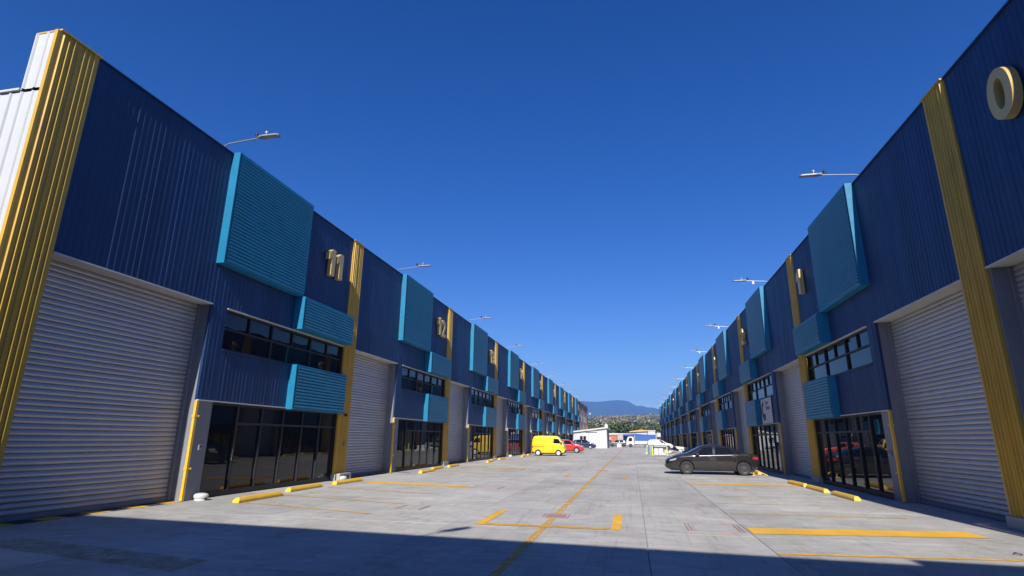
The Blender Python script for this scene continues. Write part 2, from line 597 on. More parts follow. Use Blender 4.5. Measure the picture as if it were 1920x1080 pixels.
# broad bars between the units and thin faded bay lines
for k, yc in enumerate((11.62, 23.25, 36.2, 48.8, 61.3, 73.9)):
    bar('yellow_bar', 2.03, 6.0, yc, .70, paint_fresh if k < 2 else paint_line, skew=.62 if k == 0 else .2)
    for q in (2.35, 4.5, 6.6, 8.7):
        bar('faded_line', 2.08, 5.75, yc+q+.15, .11 if q > 4 else .2, paint_worn, skew=.3)
bar('faded_line', 2.0, 6.6, 9.45, .13, paint_line, skew=.55)
for k, yc in enumerate((7.25, 19.7, 31.3, 44.3, 56.8, 69.4)):
    bar('yellow_bar', -9.6, -5.55, yc+.1, .66, paint_fresh if k == 1 else paint_line if k else paint_dull, skew=-.7)
    for q in (5.6, 7.5, 10.1):
        bar('faded_line', -9.8, -5.6, yc+q+.1, .13, paint_faint, skew=-1.1)
# hazard stripe along the shutter thresholds
for k in range(0, 3):
    for j in range(9):
        a = YL+k*P+.9+j*.485
        bar('threshold_block', XL-.05-.30, XL+.06, a+.24, .48, paint_black if j % 2 else paint_fresh, skew=.0)

def cover(label, x, y, sx, sy, solid, rz=0.0, bars=1):
    t = thing('drain_cover', label, 'drain cover', (x, y, 0), rz, 'covers set in the concrete')
    f = MB()
    b_ = .045
    for x0, x1, yy0, yy1 in ((-sx/2, sx/2, -sy/2, -sy/2+b_), (-sx/2, sx/2, sy/2-b_, sy/2)):
        f.box(x0, x1, yy0, yy1, -.01, .009)
    for q in [.065*i for i in range(bars)]:
        f.box(-sx/2+q, -sx/2+q+.022, -sy/2+b_, sy/2-b_, -.01, .009)
        f.box(sx/2-q-.022, sx/2-q, -sy/2+b_, sy/2-b_, -.01, .009)
    f.build('frame', rust_paint, t)
    MB().box(-sx/2+.065*bars, sx/2-.065*bars, -sy/2+.05, sy/2-.05, -.01, .007).build('lid', rust_paint if solid else conc, t)
    return t
cover('rust framed rectangular cover with concrete lid beside the broad yellow bar', 1.42, 11.80, 1.0, 1.0, False, 0, 2)
cover('small solid rust red cover lying on the yellow centre line inside the bracket', -1.68, 12.6, .55, .62, True)
cover('small solid rust red cover on the centre line farther up the yard', -1.66, 30.7, .6, .7, True)
cover('rust framed cover in front of the wheel stops of unit eleven', -5.15, 13.15, .62, .8, False)
cover('rust framed cover at the end of the broad yellow bar of unit twelve', -4.85, 19.0, 1.0, 1.1, False)
cover('rust framed cover beside the yellow bar of unit thirteen', -5.3, 30.2, .9, 1.0, False)
t = thing('pull_ring', 'small metal ring lying on the concrete near the edge of the shade', 'ring', (5.52, 10.3, 0))
rb = MB().tube([(.05*math.cos(a*.5236), .05*math.sin(a*.5236), .018) for a in range(13)], .009, 6, False)
rb.build('ring', chrome, t)
MB().bbox(-.02, .02, .045, .075, .003, .03, .004).build('hinge', chrome, t)

# ------------------------------------------------------------------ warehouse unit
def text_mesh(ch, size, depth, material, offset=.035):
    c = bpy.data.curves.new('digit', 'FONT')
    c.body = ch
    c.size = size
    c.extrude = depth/2
    c.offset = offset
    c.align_x = 'CENTER'
    o = bpy.data.objects.new('digit', c)
    COL.objects.link(o)
    dg = bpy.context.evaluated_depsgraph_get()
    me = bpy.data.meshes.new_from_object(o.evaluated_get(dg))
    bpy.data.objects.remove(o)
    me.materials.clear()
    me.materials.append(material)
    xs = [v.co.x for v in me.vertices]
    return me, max(xs)-min(xs), (max(xs)+min(xs))/2
DIG = {}
def digit(ch):
    if ch == '1' and ch not in DIG:          # broad stem with a slanted flag
        q = MB().prism([(.18, 0), (.44, 0), (.44, 1.02), (.25, 1.02), (0, .84), (0, .57), (.18, .69)], 2, -.085, .085)
        DIG[ch] = (q.mesh('digit', gold), .44, .22)
    if ch not in DIG:
        DIG[ch] = text_mesh(ch, 1.36, .17, gold, .034)
    return DIG[ch]

slat_me = {}
def shutter(parent, u0, u1, side, single, z1=5.02, d=-.42):
    root = MB()
    root.box(d-.02, d+.10, u0-.06, u0+.015, 0, z1).box(d-.02, d+.10, u1-.015, u1+.06, 0, z1)     # guides
    root.box(d-.03, d+.05, u0+.02, u1-.02, .012, .11)                                       # bottom bar
    r_ = root.build('roller_shutter', plaster, parent, side)
    p = .112
    n = int((z1-.11)/p)
    prof = [(0, .000), (.016, .005), (.028, .022), (.031, .050), (.026, .078), (.012, .098), (.0, .1095)]
    def one(mb, z):
        mb.strip([(d+a, z+h) for a, h in prof], 1, u1-.02, u0+.02)
    if single:
        key = (round(u0, 2), round(u1, 2), side)
        if key not in slat_me:
            mb = MB()
            one(mb, 0)
            slat_me[key] = mb.mesh('slat', slat_m, side, True)
        for k in range(n+1):
            o = link('slat', slat_me[key], r_, (random.uniform(-.0025, .0025)*side, 0, .11+k*p+random.uniform(-.0012, .0012)))
            o.rotation_euler = (random.uniform(-.0006, .0006), 0, 0)
    else:
        mb = MB()
        for k in range(n+1):
            one(mb, .11+k*p)
        c = mb.build('shutter_curtain', slat_m, r_, side, True)
        c['kind'] = 'stuff'
    return r_

def teal_box(parent, name, u0, u1, z0, z1, dep, side):
    b = MB()
    e = .055
    b.quad((0, u0, z0), (dep, u0, z0), (dep, u0, z1), (0, u0, z1))
    b.quad((dep, u1, z0), (0, u1, z0), (0, u1, z1), (dep, u1, z1))
    b.quad((0, u0, z1), (dep, u0, z1), (dep, u1, z1), (0, u1, z1))
    b.quad((0, u1, z0), (dep, u1, z0), (dep, u0, z0), (0, u0, z0))
    # turned edges round the ribbed front
    for a0, a1, c0, c1 in ((u0, u0+e, z0, z1), (u1-e, u1, z0, z1), (u0+e, u1-e, z1-e, z1), (u0+e, u1-e, z0, z0+e)):
        b.quad((dep, a0, c0), (dep, a1, c0), (dep, a1, c1), (dep, a0, c1))
    o = b.build(name, teal, parent, side)
    f = MB()
    hsheet(f, u0+e, u1-e, z0+e, z1-e, dep-.014)
    f.build('ribbed_front', teal, o, side)
    return o

def window_frames(parent, name, u0, u1, z0, z1, side, posts, rails, d0=-.13, d1=-.055, wdt=.055):
    f = MB()
    f.box(d0, d1, u0, u1, z0, z0+wdt).box(d0, d1, u0, u1, z1-wdt, z1)
    f.box(d0, d1, u0, u0+wdt, z0+wdt, z1-wdt).box(d0, d1, u1-wdt, u1, z0+wdt, z1-wdt)
    for (u, a, b_, ww) in posts:
        f.box(d0+.002, d1+.002, u-ww/2, u+ww/2, a, b_)
    for (z, a, b_, ww) in rails:
        f.box(d0+.001, d1-.004, a, b_, z-ww/2, z+ww/2)
    return f.build(name, frame_m, parent, side)
def pane(parent, u0, u1, z0, z1, side, d=-.11, tilt=0.0):
    b = MB()
    b.quad((d, u0, z0), (d+tilt, u1, z0), (d+tilt*.6, u1, z1), (d-tilt*.3, u0, z1))
    b.quad((d-.01, u0, z1), (d-.01, u1, z1), (d-.01, u1, z0), (d-.01, u0, z0))
    return b.build('pane', glass_m, parent, side)

def make_unit(side, off, single):
    """parts of one unit in facade coordinates: x = out of the wall, y = along it, z = up"""
    t = thing('warehouse_unit', '', 'warehouse')
    E = 5.27+off                       # where the office part starts
    W = E+.60                          # where its glazing starts
    S = 12.535
    D = -.55                           # parapet thickness
    # ---- blue cladding: over the shutter, over and under the window band
    b = MB()
    vsheet(b, .90, S-.02, 5.07, H, 0)
    b.build('upper_cladding', navy, t, side)
    b = MB()
    vsheet(b, E+.004, W, 2.50, 5.068, 0)
    vsheet(b, W+.001, S-.02, 2.50, 3.86, 0)
    b.box(-.075, -.002, E-.006, E+.003, 2.50, 5.03)
    b.build('lower_cladding', navy, t, side)
    # white edge trims under the sheets
    b = MB()
    b.box(-.46, .035, .90, E-.003, 5.035, 5.068)
    b.build('soffit', soffit_m, t, side)
    b = MB()
    b.box(-.03, .038, E+.003, S-.03, 2.468, 2.498)
    b.box(-.12, .036, W+.003, S-.03, 5.036, 5.066)
    b.build('drip_trim', white_trim, t, side)
    MB().box(-.12, .045, W+.003, S-.03, 3.862, 3.892).build('window_sill', navy, t, side)
    # coping on the parapet
    b = MB()
    b.box(D-.02, .045, .90, S-.002, H, H+.035)
    b.build('coping', navy, t, side)
    # ---- yellow ribbed strip
    b = MB()
    vsheet(b, 0, .87, .24, H-.002, .045, pitch=.112, h=.034, top=.014, slope=.012, start=.085)
    b.quad((-.03, 0, .24), (.045, 0, .24), (.045, 0, H), (-.03, 0, H))
    b.quad((.045, .87, .24), (-.42, .87, .24), (-.42, .87, 5.03), (.045, .87, 5.03))
    b.quad((.045, .87, 5.03), (-.01, .87, 5.03), (-.01, .87, H), (.045, .87, H))
    b.box(D-.02, .09, -.001, .895, H+.001, H+.038)
    b.build('yellow_pilaster', yell, t, side)
    MB().bbox(-.42, .12, -.02, .89, 0, .238, .012).build('plinth', conc, t, side)
    # ---- grey pier beside the shutter
    b = MB()
    b.box(-.50, -.008, E+.002, W-.02, 0, 2.466)
    b.box(-.50, -.012, E+.004, W-.02, 2.466, 5.03)
    b.build('pier', plaster, t, side)
    g = MB()
    g.box(-.045, .022, E-.018, E, .02, 2.46).box(.0, .022, E, E+.06, .02, 2.46)
    for z in (.75, 2.05):
        g.box(-.06, .03, E-.028, E+.085, z, z+.05)
        g.tube([(.03, E+.11, z+.025), (.045, E+.11, z+.025)], .028, 8)
    g.build('corner_guard', yguard, t, side)
    bx = MB().bbox(-.008, .045, E+.27, E+.37, 1.22, 1.36, .008).build('intercom', lampgrey, t, side)
    MB().box(.046, .048, E+.29, E+.35, 1.29, 1.34).build('screen', black_pl, bx, side)
    # ---- shutter
    shutter(t, .90, E-.06, side, single)
    # back of the recess above the curtain
    # ---- boxes clad in teal
    teal_box(t, 'large_teal_box', 5.17+off, 9.08+off, 6.19, 9.555, .25, side)
    teal_box(t, 'upper_teal_box', 9.0+off, 12.50, 5.07, 6.19-.004, .37, side)
    teal_box(t, 'lower_teal_box', 9.12+off, 12.52, 2.44, 3.90, .25, side)
    # ---- window band: three bays, each with two small lights above one large
    u0, u1, z0, z1 = W+.002, S-.02, 3.895, 5.034
    bw = (u1-u0)/3
    zr = 4.50
    posts = [(u0+bw*k, z0+.05, z1-.05, .065) for k in (1, 2)] + [(u0+bw*(k+.5), zr+.03, z1-.05, .04) for k in range(3)]
    fr = window_frames(t, 'office_window', u0, u1, z0, z1, side, posts, [(zr, u0+.05, u1-.05, .05)])
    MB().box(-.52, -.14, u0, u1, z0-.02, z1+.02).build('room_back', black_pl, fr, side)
    rnd = random.Random(3)
    for k in range(3):
        a = u0+bw*k+.030
        c = u0+bw*(k+1)-.030
        pane(fr, a, c, z0+.05, zr-.02, side, tilt=rnd.uniform(-.006, .006))
        mid = (a+c)/2
        pane(fr, a, mid-.02, zr+.02, z1-.05, side, tilt=rnd.uniform(-.008, .008))
        pane(fr, mid+.02, c, zr+.02, z1-.05, side, tilt=rnd.uniform(-.008, .008))
    # ---- storefront: door bay and five glazed bays with lights over
    z0, z1 = .03, 2.46
    zr = 1.93
    bw = (u1-u0)/6
    posts = [(u0+bw*k, z0+.05, z1-.05, .085 if k == 1 else .055) for k in range(1, 6)]
    fr = window_frames(t, 'storefront', u0, u1, z0, z1, side, posts, [(zr, u0+bw+.05, u1-.05, .065), (z0+.09, u0+.05, u1-.05, .07)])
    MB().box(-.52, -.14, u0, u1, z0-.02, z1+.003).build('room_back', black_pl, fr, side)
    for k in range(6):
        a, c = u0+bw*k+.025, u0+bw*(k+1)-.025
        if k == 0:
            pane(fr, a+.01, c, z0+.12, z1-.05, side, tilt=.004)
        else:
            pane(fr, a, c, z0+.12, zr-.03, side, tilt=rnd.uniform(-.005, .005))
            pane(fr, a, c, zr+.03, z1-.05, side, tilt=rnd.uniform(-.005, .005))
    hd = MB().box(-.055, -.01, u0+bw-.10, u0+bw-.07, .92, 1.22)
    hd.build('handle', chrome, fr, side)
    # ---- body behind the facade: parapet, roof, party walls, back
    b = MB()
    b.quad((D, 0.005, 8.17), (D, 0.005, H), (D, S-.005, H), (D, S-.005, 8.17))
    b.quad((D, 0.01, H-.002), (-.01, 0.01, H-.002), (-.01, S-.01, H-.002), (D, S-.01, H-.002))
    b.build('parapet_back', white_sheet, t, side)
    b = MB()
    b.strip([(u, 8.17+hh) for u, hh in ribs(.01, S-.01, .5, .04)], 0, -.56, -24)
    b.build('roof', roof_m, t, side)
    b = MB()
    b.quad((-24, .01, 0), (-.52, .01, 0), (-.52, .01, 8.16), (-24, .01, 8.16))
    b.quad((-.52, S-.01, 0), (-24, S-.01, 0), (-24, S-.01, 8.16), (-.52, S-.01, 8.16))
    b.quad((-24, S-.01, 0), (-24, .01, 0), (-24, .01, 8.16), (-24, S-.01, 8.16))
    b.build('shell_wall', white_sheet, t, side)
    return t

GAP = .15
def number_sign(t, txt, side):
    k = len(txt)
    ws = [digit(c)[1] for c in txt]
    tot = sum(ws)+GAP*(k-1)
    centre = 11.02 if side == 1 else 11.50
    x = -tot/2
    for c, wd in zip(txt, ws):
        me, _, cx = digit(c)
        o = link('digit', me, t)
        pos = x+wd/2
        x += wd+GAP
        # text lies in XY and faces +Z; turn it to stand on the facade
        if side == 1:
            o.matrix_local = Matrix(((0, 0, 1, .125), (1, 0, 0, centre+pos-cx), (0, 1, 0, 7.46), (0, 0, 0, 1)))
        else:
            o.matrix_local = Matrix(((0, 0, -1, -.125), (-1, 0, 0, centre-pos+cx), (0, 1, 0, 7.46), (0, 0, 0, 1)))

unitsL, unitsR = [], []
srcL = make_unit(1, 0.0, False)
srcR = make_unit(-1, .25, False)
for k in range(9):
    u = copy_tree(srcL)
    u.location = (XL, YL+k*P, 0)
    n = 11+k
    tag(u, 'navy and teal corrugated warehouse unit under the gold number %s' % WORDS[n], 'warehouse', 'warehouse units facing the yard')
    number_sign(u, str(n), 1)
    unitsL.append(u)
for k in range(11):
    u = copy_tree(srcR)
    u.location = (XR, YR+k*P, 0)
    n = k+1
    wd = (WORDS+['twenty'])[n] if n < 20 else ''
    tag(u, 'navy and teal corrugated warehouse unit under the single gold number %s' % wd if n < 10 else
        ('navy and teal corrugated warehouse unit under the gold number ten' if n == 10 else 'navy and teal corrugated warehouse unit closing the far end of the shaded row'), 'warehouse', 'warehouse units facing the yard')
    if k < 10:
        number_sign(u, str(n), -1)
    unitsR.append(u)
def drop(o):
    for c in list(o.children):
        drop(c)
    bpy.data.objects.remove(o)
drop(srcL)
drop(srcR)
# the nearest shutters get every slat as a piece of its own
def resplit(u, side, off):
    for c in list(u.children):
        if c.name.startswith('roller_shutter'):
            drop(c)
    shutter(u, .90, 5.27+off-.06, side, True)
resplit(unitsL[0], 1, 0)
resplit(unitsL[1], 1, 0)
resplit(unitsR[0], -1, .25)

# near end wall of the first unit: white ribbed sheets, yellow corner flashing
u = unitsL[0]
b = MB()
prof = ribs(0, 11.0, .27, .03, top=.03, slope=.02, start=.2)
b.strip([(-.02-x, -.012-hh) for x, hh in prof], 2, 0, 8.12)
prof = ribs(0, .54, .27, .03, top=.03, slope=.02, start=.2)
b.strip([(-.02-x, -.014-hh) for x, hh in prof], 2, 8.19, H-.03)
b.build('end_wall', white_sheet, u)
b = MB()
b.box(-11, -.56, -.05, .3, 8.17, 8.215)
b.box(-.03, .05, -.052, -.002, .24, H-.002)
o = b.build('corner_flashing', yell, u)
o.data.materials.append(white_sheet)
for f in o.data.polygons[:6]:
    f.material_index = 1

# nearest unit of the shaded row, cut by the frame: shutter bay beside the strip, gold 0
t = thing('warehouse_unit', 'navy corrugated warehouse unit under the gold number zero at the frame edge', 'warehouse', (XR, YR, 0), 0, 'warehouse units facing the yard')
b = MB()
vsheet(b, -9.0, -.01, 5.07, H, 0)
b.build('upper_cladding', navy, t, -1)
b = MB()
b.box(-.46, .035, -5.4, -.008, 5.035, 5.068)
b.build('soffit', soffit_m, t, -1)
MB().box(-.57, .045, -9.0, -.003, H, H+.035).build('coping', navy, t, -1)
b = MB()
b.box(-.50, -.031, -.06, -.004, 0, 5.03)
b.build('pier', plaster, t, -1)
MB().box(-.50, -.01, -9.0, -5.42, 0, 5.03).build('pier', plaster, t, -1)
shutter(t, -5.36, -.10, -1, True)
b = MB()
b.quad((-24, -.02, 0), (-.52, -.02, 0), (-.52, -.02, H), (-24, -.02, H))
b.quad((-.52, -9.0, 0), (-24, -9, 0), (-24, -9, H), (-.52, -9, H))
b.quad((-.52, -9, 9.47), (-.52, 0, 9.47), (-24, 0, 9.47), (-24, -9, 9.47))
b.quad((-.6, -9, 0), (-.6, 0, 0), (-.6, 0, H), (-.6, -9, H))
b.build('shell_wall', white_sheet, t, -1)
me, wd, cx = digit('0')
o = link('digit', me, t)
o.matrix_local = Matrix(((0, 0, -1, -.125), (-1, 0, 0, -1.82+cx), (0, 1, 0, 7.46), (0, 0, 0, 1)))

# banner on the second unit of the shaded row
bn = thing('banner', 'white banner with a dark curved figure and red words under the office window', 'banner', (XR-.04, YR+P+6.53, 2.52))
b = MB()
b.box(-.012, 0, 0, 2.42, 0, 1.32)
b.build('sheet', white_trim, bn)
dark_print = mat('dark_print', (.03, .035, .045), .6, var=.2, vscale=8)
red_print = mat('red_print', (.30, .03, .035), .6)
pts = []
for k in range(9):
    a = R(95+k*17)
    pts.append((1.72+.62*math.cos(a)*-1*-1, .68+.52*math.sin(a)))
b = MB()
n = len(pts)
inner = [(1.72+.34*math.cos(R(95+k*17)), .68+.30*math.sin(R(95+k*17))) for k in range(9)]
for k in range(n-1):
    b.quad((-.0145, 3.45-pts[k][0]-.0, pts[k][1]), (-.0145, 3.45-pts[k+1][0], pts[k+1][1]), (-.0145, 3.45-inner[k+1][0], inner[k+1][1]), (-.0145, 3.45-inner[k][0], inner[k][1]))
b.quad((-.0145, 1.55, .18), (-.0145, 2.0, .14), (-.0145, 2.12, .5), (-.0145, 1.5, .52))
b.build('printed_figure', dark_print, bn)
for txt, z, uc in (('Your', .98, 1.05), ('Service', .72, .86)):
    me, wd, cx = text_mesh(txt, .30, .004, red_print, .006)
    o = link('printed_word', me, bn)
    o.matrix_local = Matrix(((0, 0, -1, -.016), (-1, 0, 0, uc+cx), (0, 1, 0, z), (0, 0, 0, 1)))

# small fittings on the yellow strip of unit twelve
MB().bbox(.08, .13, .47, .56, 1.25, 1.40, .006).build('switch_box', lampgrey, unitsL[1])
MB().bbox(.08, .17, .36, .44, 2.36, 2.46, .01).build('camera_housing', black_pl, unitsL[1])

# ------------------------------------------------------------------ parapet lights
def make_lamp(side, drop_cap):
    t = thing('street_lamp', '', 'lamp')
    a = MB().tube([(-.25, 0, -.35), (-.25, 0, .12), (-.20, 0, .20), (-.08, 0, .25), (.95, 0, .33)], .021, 10)
    a.build('arm', galv, t, side, True)
    c = MB().box(-.30, -.2, -.06, .06, -.35, -.15)
    c.build('bracket', galv, t, side)
    h = MB()
    h.prism([(.88, -.05), (1.05, -.10), (1.50, -.095), (1.55, -.05), (1.55, .05), (1.50, .095), (1.05, .10), (.88, .05)], 2, .322, .362)
    h.box(.9, 1.2, -.05, .05, .362, .385)
    hd = h.build('lamp_head', lampgrey, t, side)
    MB().box(1.10, 1.50, -.075, .075, .317, .323).build('lens', lens_m, hd, side)
    for x in (.80, 1.12):
        s = MB().lathe([(.03, .36), (.03, .42), (.052, .425), (.052, .47), (.03, .50), (.004, .508)], 2, 12, (x, 0, .0 if x < 1 else .02))
        s.build('photocell', black_pl if x < 1 else lampgrey, t, side, True)
    if drop_cap:
        s = MB().lathe([(.004, .10), (.06, .13), (.075, .2), (.05, .27), (.02, .31)], 2, 12, (.55, 0, -.02))
        s.build('camera_dome', white_pl, t, side, True)
    return t
protos = {(s, c): make_lamp(s, c) for s in (1, -1) for c in (False, True)}
lampn = 0
for s, X, Y0, cnt, uu in ((1, XL, YL, 9, 5.05), (-1, XR, YR, 11, 5.35)):
    for k in range(cnt):
        src = protos[(s, s == -1 and k in (1, 2, 3))]
        o = copy_tree(src)
        o.location = (X, Y0+k*P+uu, H+.05)
        n = 11+k if s == 1 else k+1
        tag(o, 'grey floodlight on a bent arm above the parapet of unit %s' % WORDS[n] if (s, k) != (-1, 10) else 'grey floodlight on a bent arm at the far end of the shaded row', 'lamp', 'floodlights along the two parapets')
for q in protos.values():
    drop(q)

# ------------------------------------------------------------------ wheel stops
def stop_mesh(L):
    prof = [(-.09, 0), (.09, 0), (.09, .065), (.045, .13), (-.045, .13), (-.09, .065)]
    bm = bmesh.new()
    a = [bm.verts.new((x, 0, z)) for x, z in prof]
    c = [bm.verts.new((x, L, z)) for x, z in prof]
    for k in range(6):
        bm.faces.new((a[k], a[(k+1) % 6], c[(k+1) % 6], c[k]))
    bm.faces.new(a[::-1])
    bm.faces.new(c)
    # sloping ends
    for v in a[3:5]:
        v.co.y += .07
    for v in c[3:5]:
        v.co.y -= .07
    bmesh.ops.bevel(bm, geom=bm.edges[:], offset=.012, segments=1, affect='EDGES')
    bmesh.ops.recalc_face_normals(bm, faces=bm.faces)
    return MB().add_bm(bm).mesh('wheel_stop', yguard)
stop_me = stop_mesh(1.92)
POSW = ['nearest', 'middle', 'farthest']
stops = {}
for k in range(4):
    for j, (du, dx) in enumerate(((5.35, 1.47), (8.20, 1.02), (10.95, .98))):
        o = link('wheel_stop', stop_me, None, (XL+dx-.05*k, YL+k*P+du, 0))
        o.rotation_euler = (0, 0, R(random.uniform(-1.5, 1.5)+(2.2 if j == 0 else 3.5 if j == 1 else 0)))
        tag(o, 'yellow concrete wheel stop, %s of the three before unit %s' % (POSW[j], WORDS[11+k]), 'wheel stop', 'wheel stops before the storefronts')
for k in range(3):
    for j, (du, dx) in enumerate(((5.50, 1.16), (7.97, 1.20), (10.27, 1.18))):
        if k == 1 and j == 1:
            continue
        o = link('wheel_stop', stop_me, None, (XR-dx, YR+k*P+du, 0))
        o.rotation_euler = (0, 0, R(random.uniform(-1.2, 1.2)+1))
        tag(o, 'yellow concrete wheel stop, %s of the row before unit %s' % (POSW[j], WORDS[1+k]), 'wheel stop', 'wheel stops before the storefronts')
# white floor vents
for x, y, lab in ((XL+.22, 12.98, 'white domed floor vent beside the yellow corner guard of unit eleven'),
                  (XL+.30, 20.05, 'white domed floor vent at the foot of the yellow strip between units eleven and twelve'),
                  (XL+.25, YL+3*P+5.5, 'white domed floor vent before the pier of unit fourteen')):
    t = thing('floor_vent', lab, 'vent', (x, y, 0), 0, 'white floor vents')
    MB().lathe([(.15, 0), (.15, .07), (.17, .075), (.173, .125), (.14, .16), (.08, .175), (.005, .178)], 2, 24).build('cap', white_pl, t, 1, True)
    MB().box(.10, .158, -.04, .04, .02, .06).build('slot', black_pl, t)
t = thing('concrete_box', 'grey open concrete box at the foot of the yellow strip of unit twelve', 'box', (XL+.16, YL+P+.02, 0))
b = MB()
b.box(0, .14, 0, .05, 0, .26).box(0, .14, .80, .85, 0, .26).box(0, .14, .05, .80, .20, .26).box(0, .02, .05, .80, 0, .20)
b.build('casing', conc, t)
# yellow fold-down parking barrier behind the sedan
t = thing('parking_barrier', 'yellow fold down parking barrier behind the brown sedan', 'barrier', (5.55, 29.35, 0))
b = MB().tube([(0, 0, .02), (0, 0, .22), (.03, .02, .27), (.08, .05, .27), (.62, .05, .02)], .022, 8)
b.build('arm', yguard, t, 1, True)
MB().bbox(-.08, .06, -.07, .07, 0, .035, .006).build('base', yguard, t)

# ------------------------------------------------------------------ cars
def interp(kp, x):
    if x <= kp[0][0]:
        return kp[0][1]
    for (a, va), (b_, vb) in zip(kp, kp[1:]):
        if x <= b_:
            f = (x-a)/(b_-a)
            f = f*f*(3-2*f)*.35+f*.65
            return va+(vb-va)*f
    return kp[-1][1]
def chaikin(pts, it=2):
    for _ in range(it):
        q = [pts[0]]
        for a, b_ in zip(pts, pts[1:]):
            q.append((a[0]*.75+b_[0]*.25, a[1]*.75+b_[1]*.25))
            q.append((a[0]*.25+b_[0]*.75, a[1]*.25+b_[1]*.75))
        q.append(pts[-1])
        pts = q
    return pts

class Car:
    """spec: L, W, top, bot, belt, plan (all key points over x from nose = L to tail = 0)"""
    def __init__(s, **k):
        s.__dict__.update(k)
    def section(s, x):
        zt, zb = interp(s.top, x), interp(s.bot, x)
        ze = min(interp(s.belt, x), zt-.03)
        w_ = s.W/2*interp(s.plan, x)
        h = zt-ze
        ye = max(.05, w_*.97-h*s.tum)
        rr = min(.10, h*.5)
        pts = [(0, zb), (w_*.80, zb), (w_*.95, zb+.05), (w_*.985, zb+(ze-zb)*.30), (w_, zb+(ze-zb)*.62), (w_*.985, ze-.02),
               (w_*.955, ze+.02 if h > .2 else ze), (ye+rr*.15, zt-rr), (ye-rr*.7, zt-rr*.16), (ye*.5, zt-.002), (0, zt)]
        return chaikin(pts, 2)
    def xs(s):
        n = 64
        c = [s.L*(.5-.5*math.cos(math.pi*k/n)) for k in range(n+1)]
        lin = [s.L*k/n for k in range(n+1)]
        return [a*.5+b_*.5 for a, b_ in zip(c, lin)]
    def shell(s):
        b = MB()
        secs = [(x, s.section(x)) for x in s.xs()]
        rings = []
        for x, sec in secs:
            ring = [(x, y, z) for y, z in sec] + [(x, -y, z) for y, z in sec[-2:0:-1]]
            i = len(b.v)
            b.v += ring
            rings.append((i, len(ring)))
        for (i, n), (j, _) in zip(rings, rings[1:]):
            for q in range(n):
                b.f.append((i+q, j+q, j+(q+1) % n, i+(q+1) % n)[::-1])
        i, n = rings[0]
        b.f.append(tuple(i+q for q in range(n)))
        i, n = rings[-1]
        b.f.append(tuple(i+q for q in range(n))[::-1])
        return b
    def yat(s, x, z):
        sec = s.section(x)
        best = None
        for (y0, z0), (y1, z1) in zip(sec, sec[1:]):
            if min(z0, z1)-1e-6 <= z <= max(z0, z1)+1e-6 and y0 > .02 and abs(z1-z0) > 1e-6:
                best = y0+(y1-y0)*(z-z0)/(z1-z0)
        return best if best is not None else sec[-3][0]
    def zat(s, x, y):
        sec = s.section(x)
        z = sec[-1][1]
        for (y0, z0), (y1, z1) in zip(sec[::-1], sec[::-1][1:]):
            if min(y0, y1) <= y <= max(y0, y1) and abs(y1-y0) > 1e-6:
                return z0+(z1-z0)*(y-y0)/(y1-y0)
        return z
    def side_patch(s, b, quad4, off=.006, nx=8, nz=4, sides=(1, -1)):
        """quad4: (x,z) corners: low rear, low front, high front, high rear"""
        for sg in sides:
            base = len(b.v)
            for j in range(nz+1):
                for i in range(nx+1):
                    f, g = i/nx, j/nz
                    lo = [quad4[0][k]*(1-f)+quad4[1][k]*f for k in (0, 1)]
                    hi = [quad4[3][k]*(1-f)+quad4[2][k]*f for k in (0, 1)]
                    x, z = lo[0]*(1-g)+hi[0]*g, lo[1]*(1-g)+hi[1]*g
                    b.v.append((x, sg*(s.yat(x, z)+off), z))
            for j in range(nz):
                for i in range(nx):
                    q = base+j*(nx+1)+i
                    fc = (q, q+1, q+nx+2, q+nx+1)
                    b.f.append(fc[::-1] if sg == 1 else fc)
    def top_patch(s, b, x0, x1, frac0, frac1, off=.006, nx=8, ny=10, inset=.0):
        base = len(b.v)
        for i in range(nx+1):
            x = x0+(x1-x0)*i/nx
            fr = frac0+(frac1-frac0)*i/nx
            zt = interp(s.top, x)
            ze = min(interp(s.belt, x), zt-.03)
            ye = max(.05, s.W/2*interp(s.plan, x)*.97-(zt-ze)*s.tum)
            for j in range(ny+1):
                y = (2*j/ny-1)*ye*fr
                b.v.append((x+off*(.6 if x1 > x0 else -.6), y, s.zat(x, abs(y))+off))
        for i in range(nx):
            for j in range(ny):
                q = base+i*(ny+1)+j
                fc = (q, q+ny+1, q+ny+2, q+1)
                b.f.append(fc if x1 > x0 else fc[::-1])

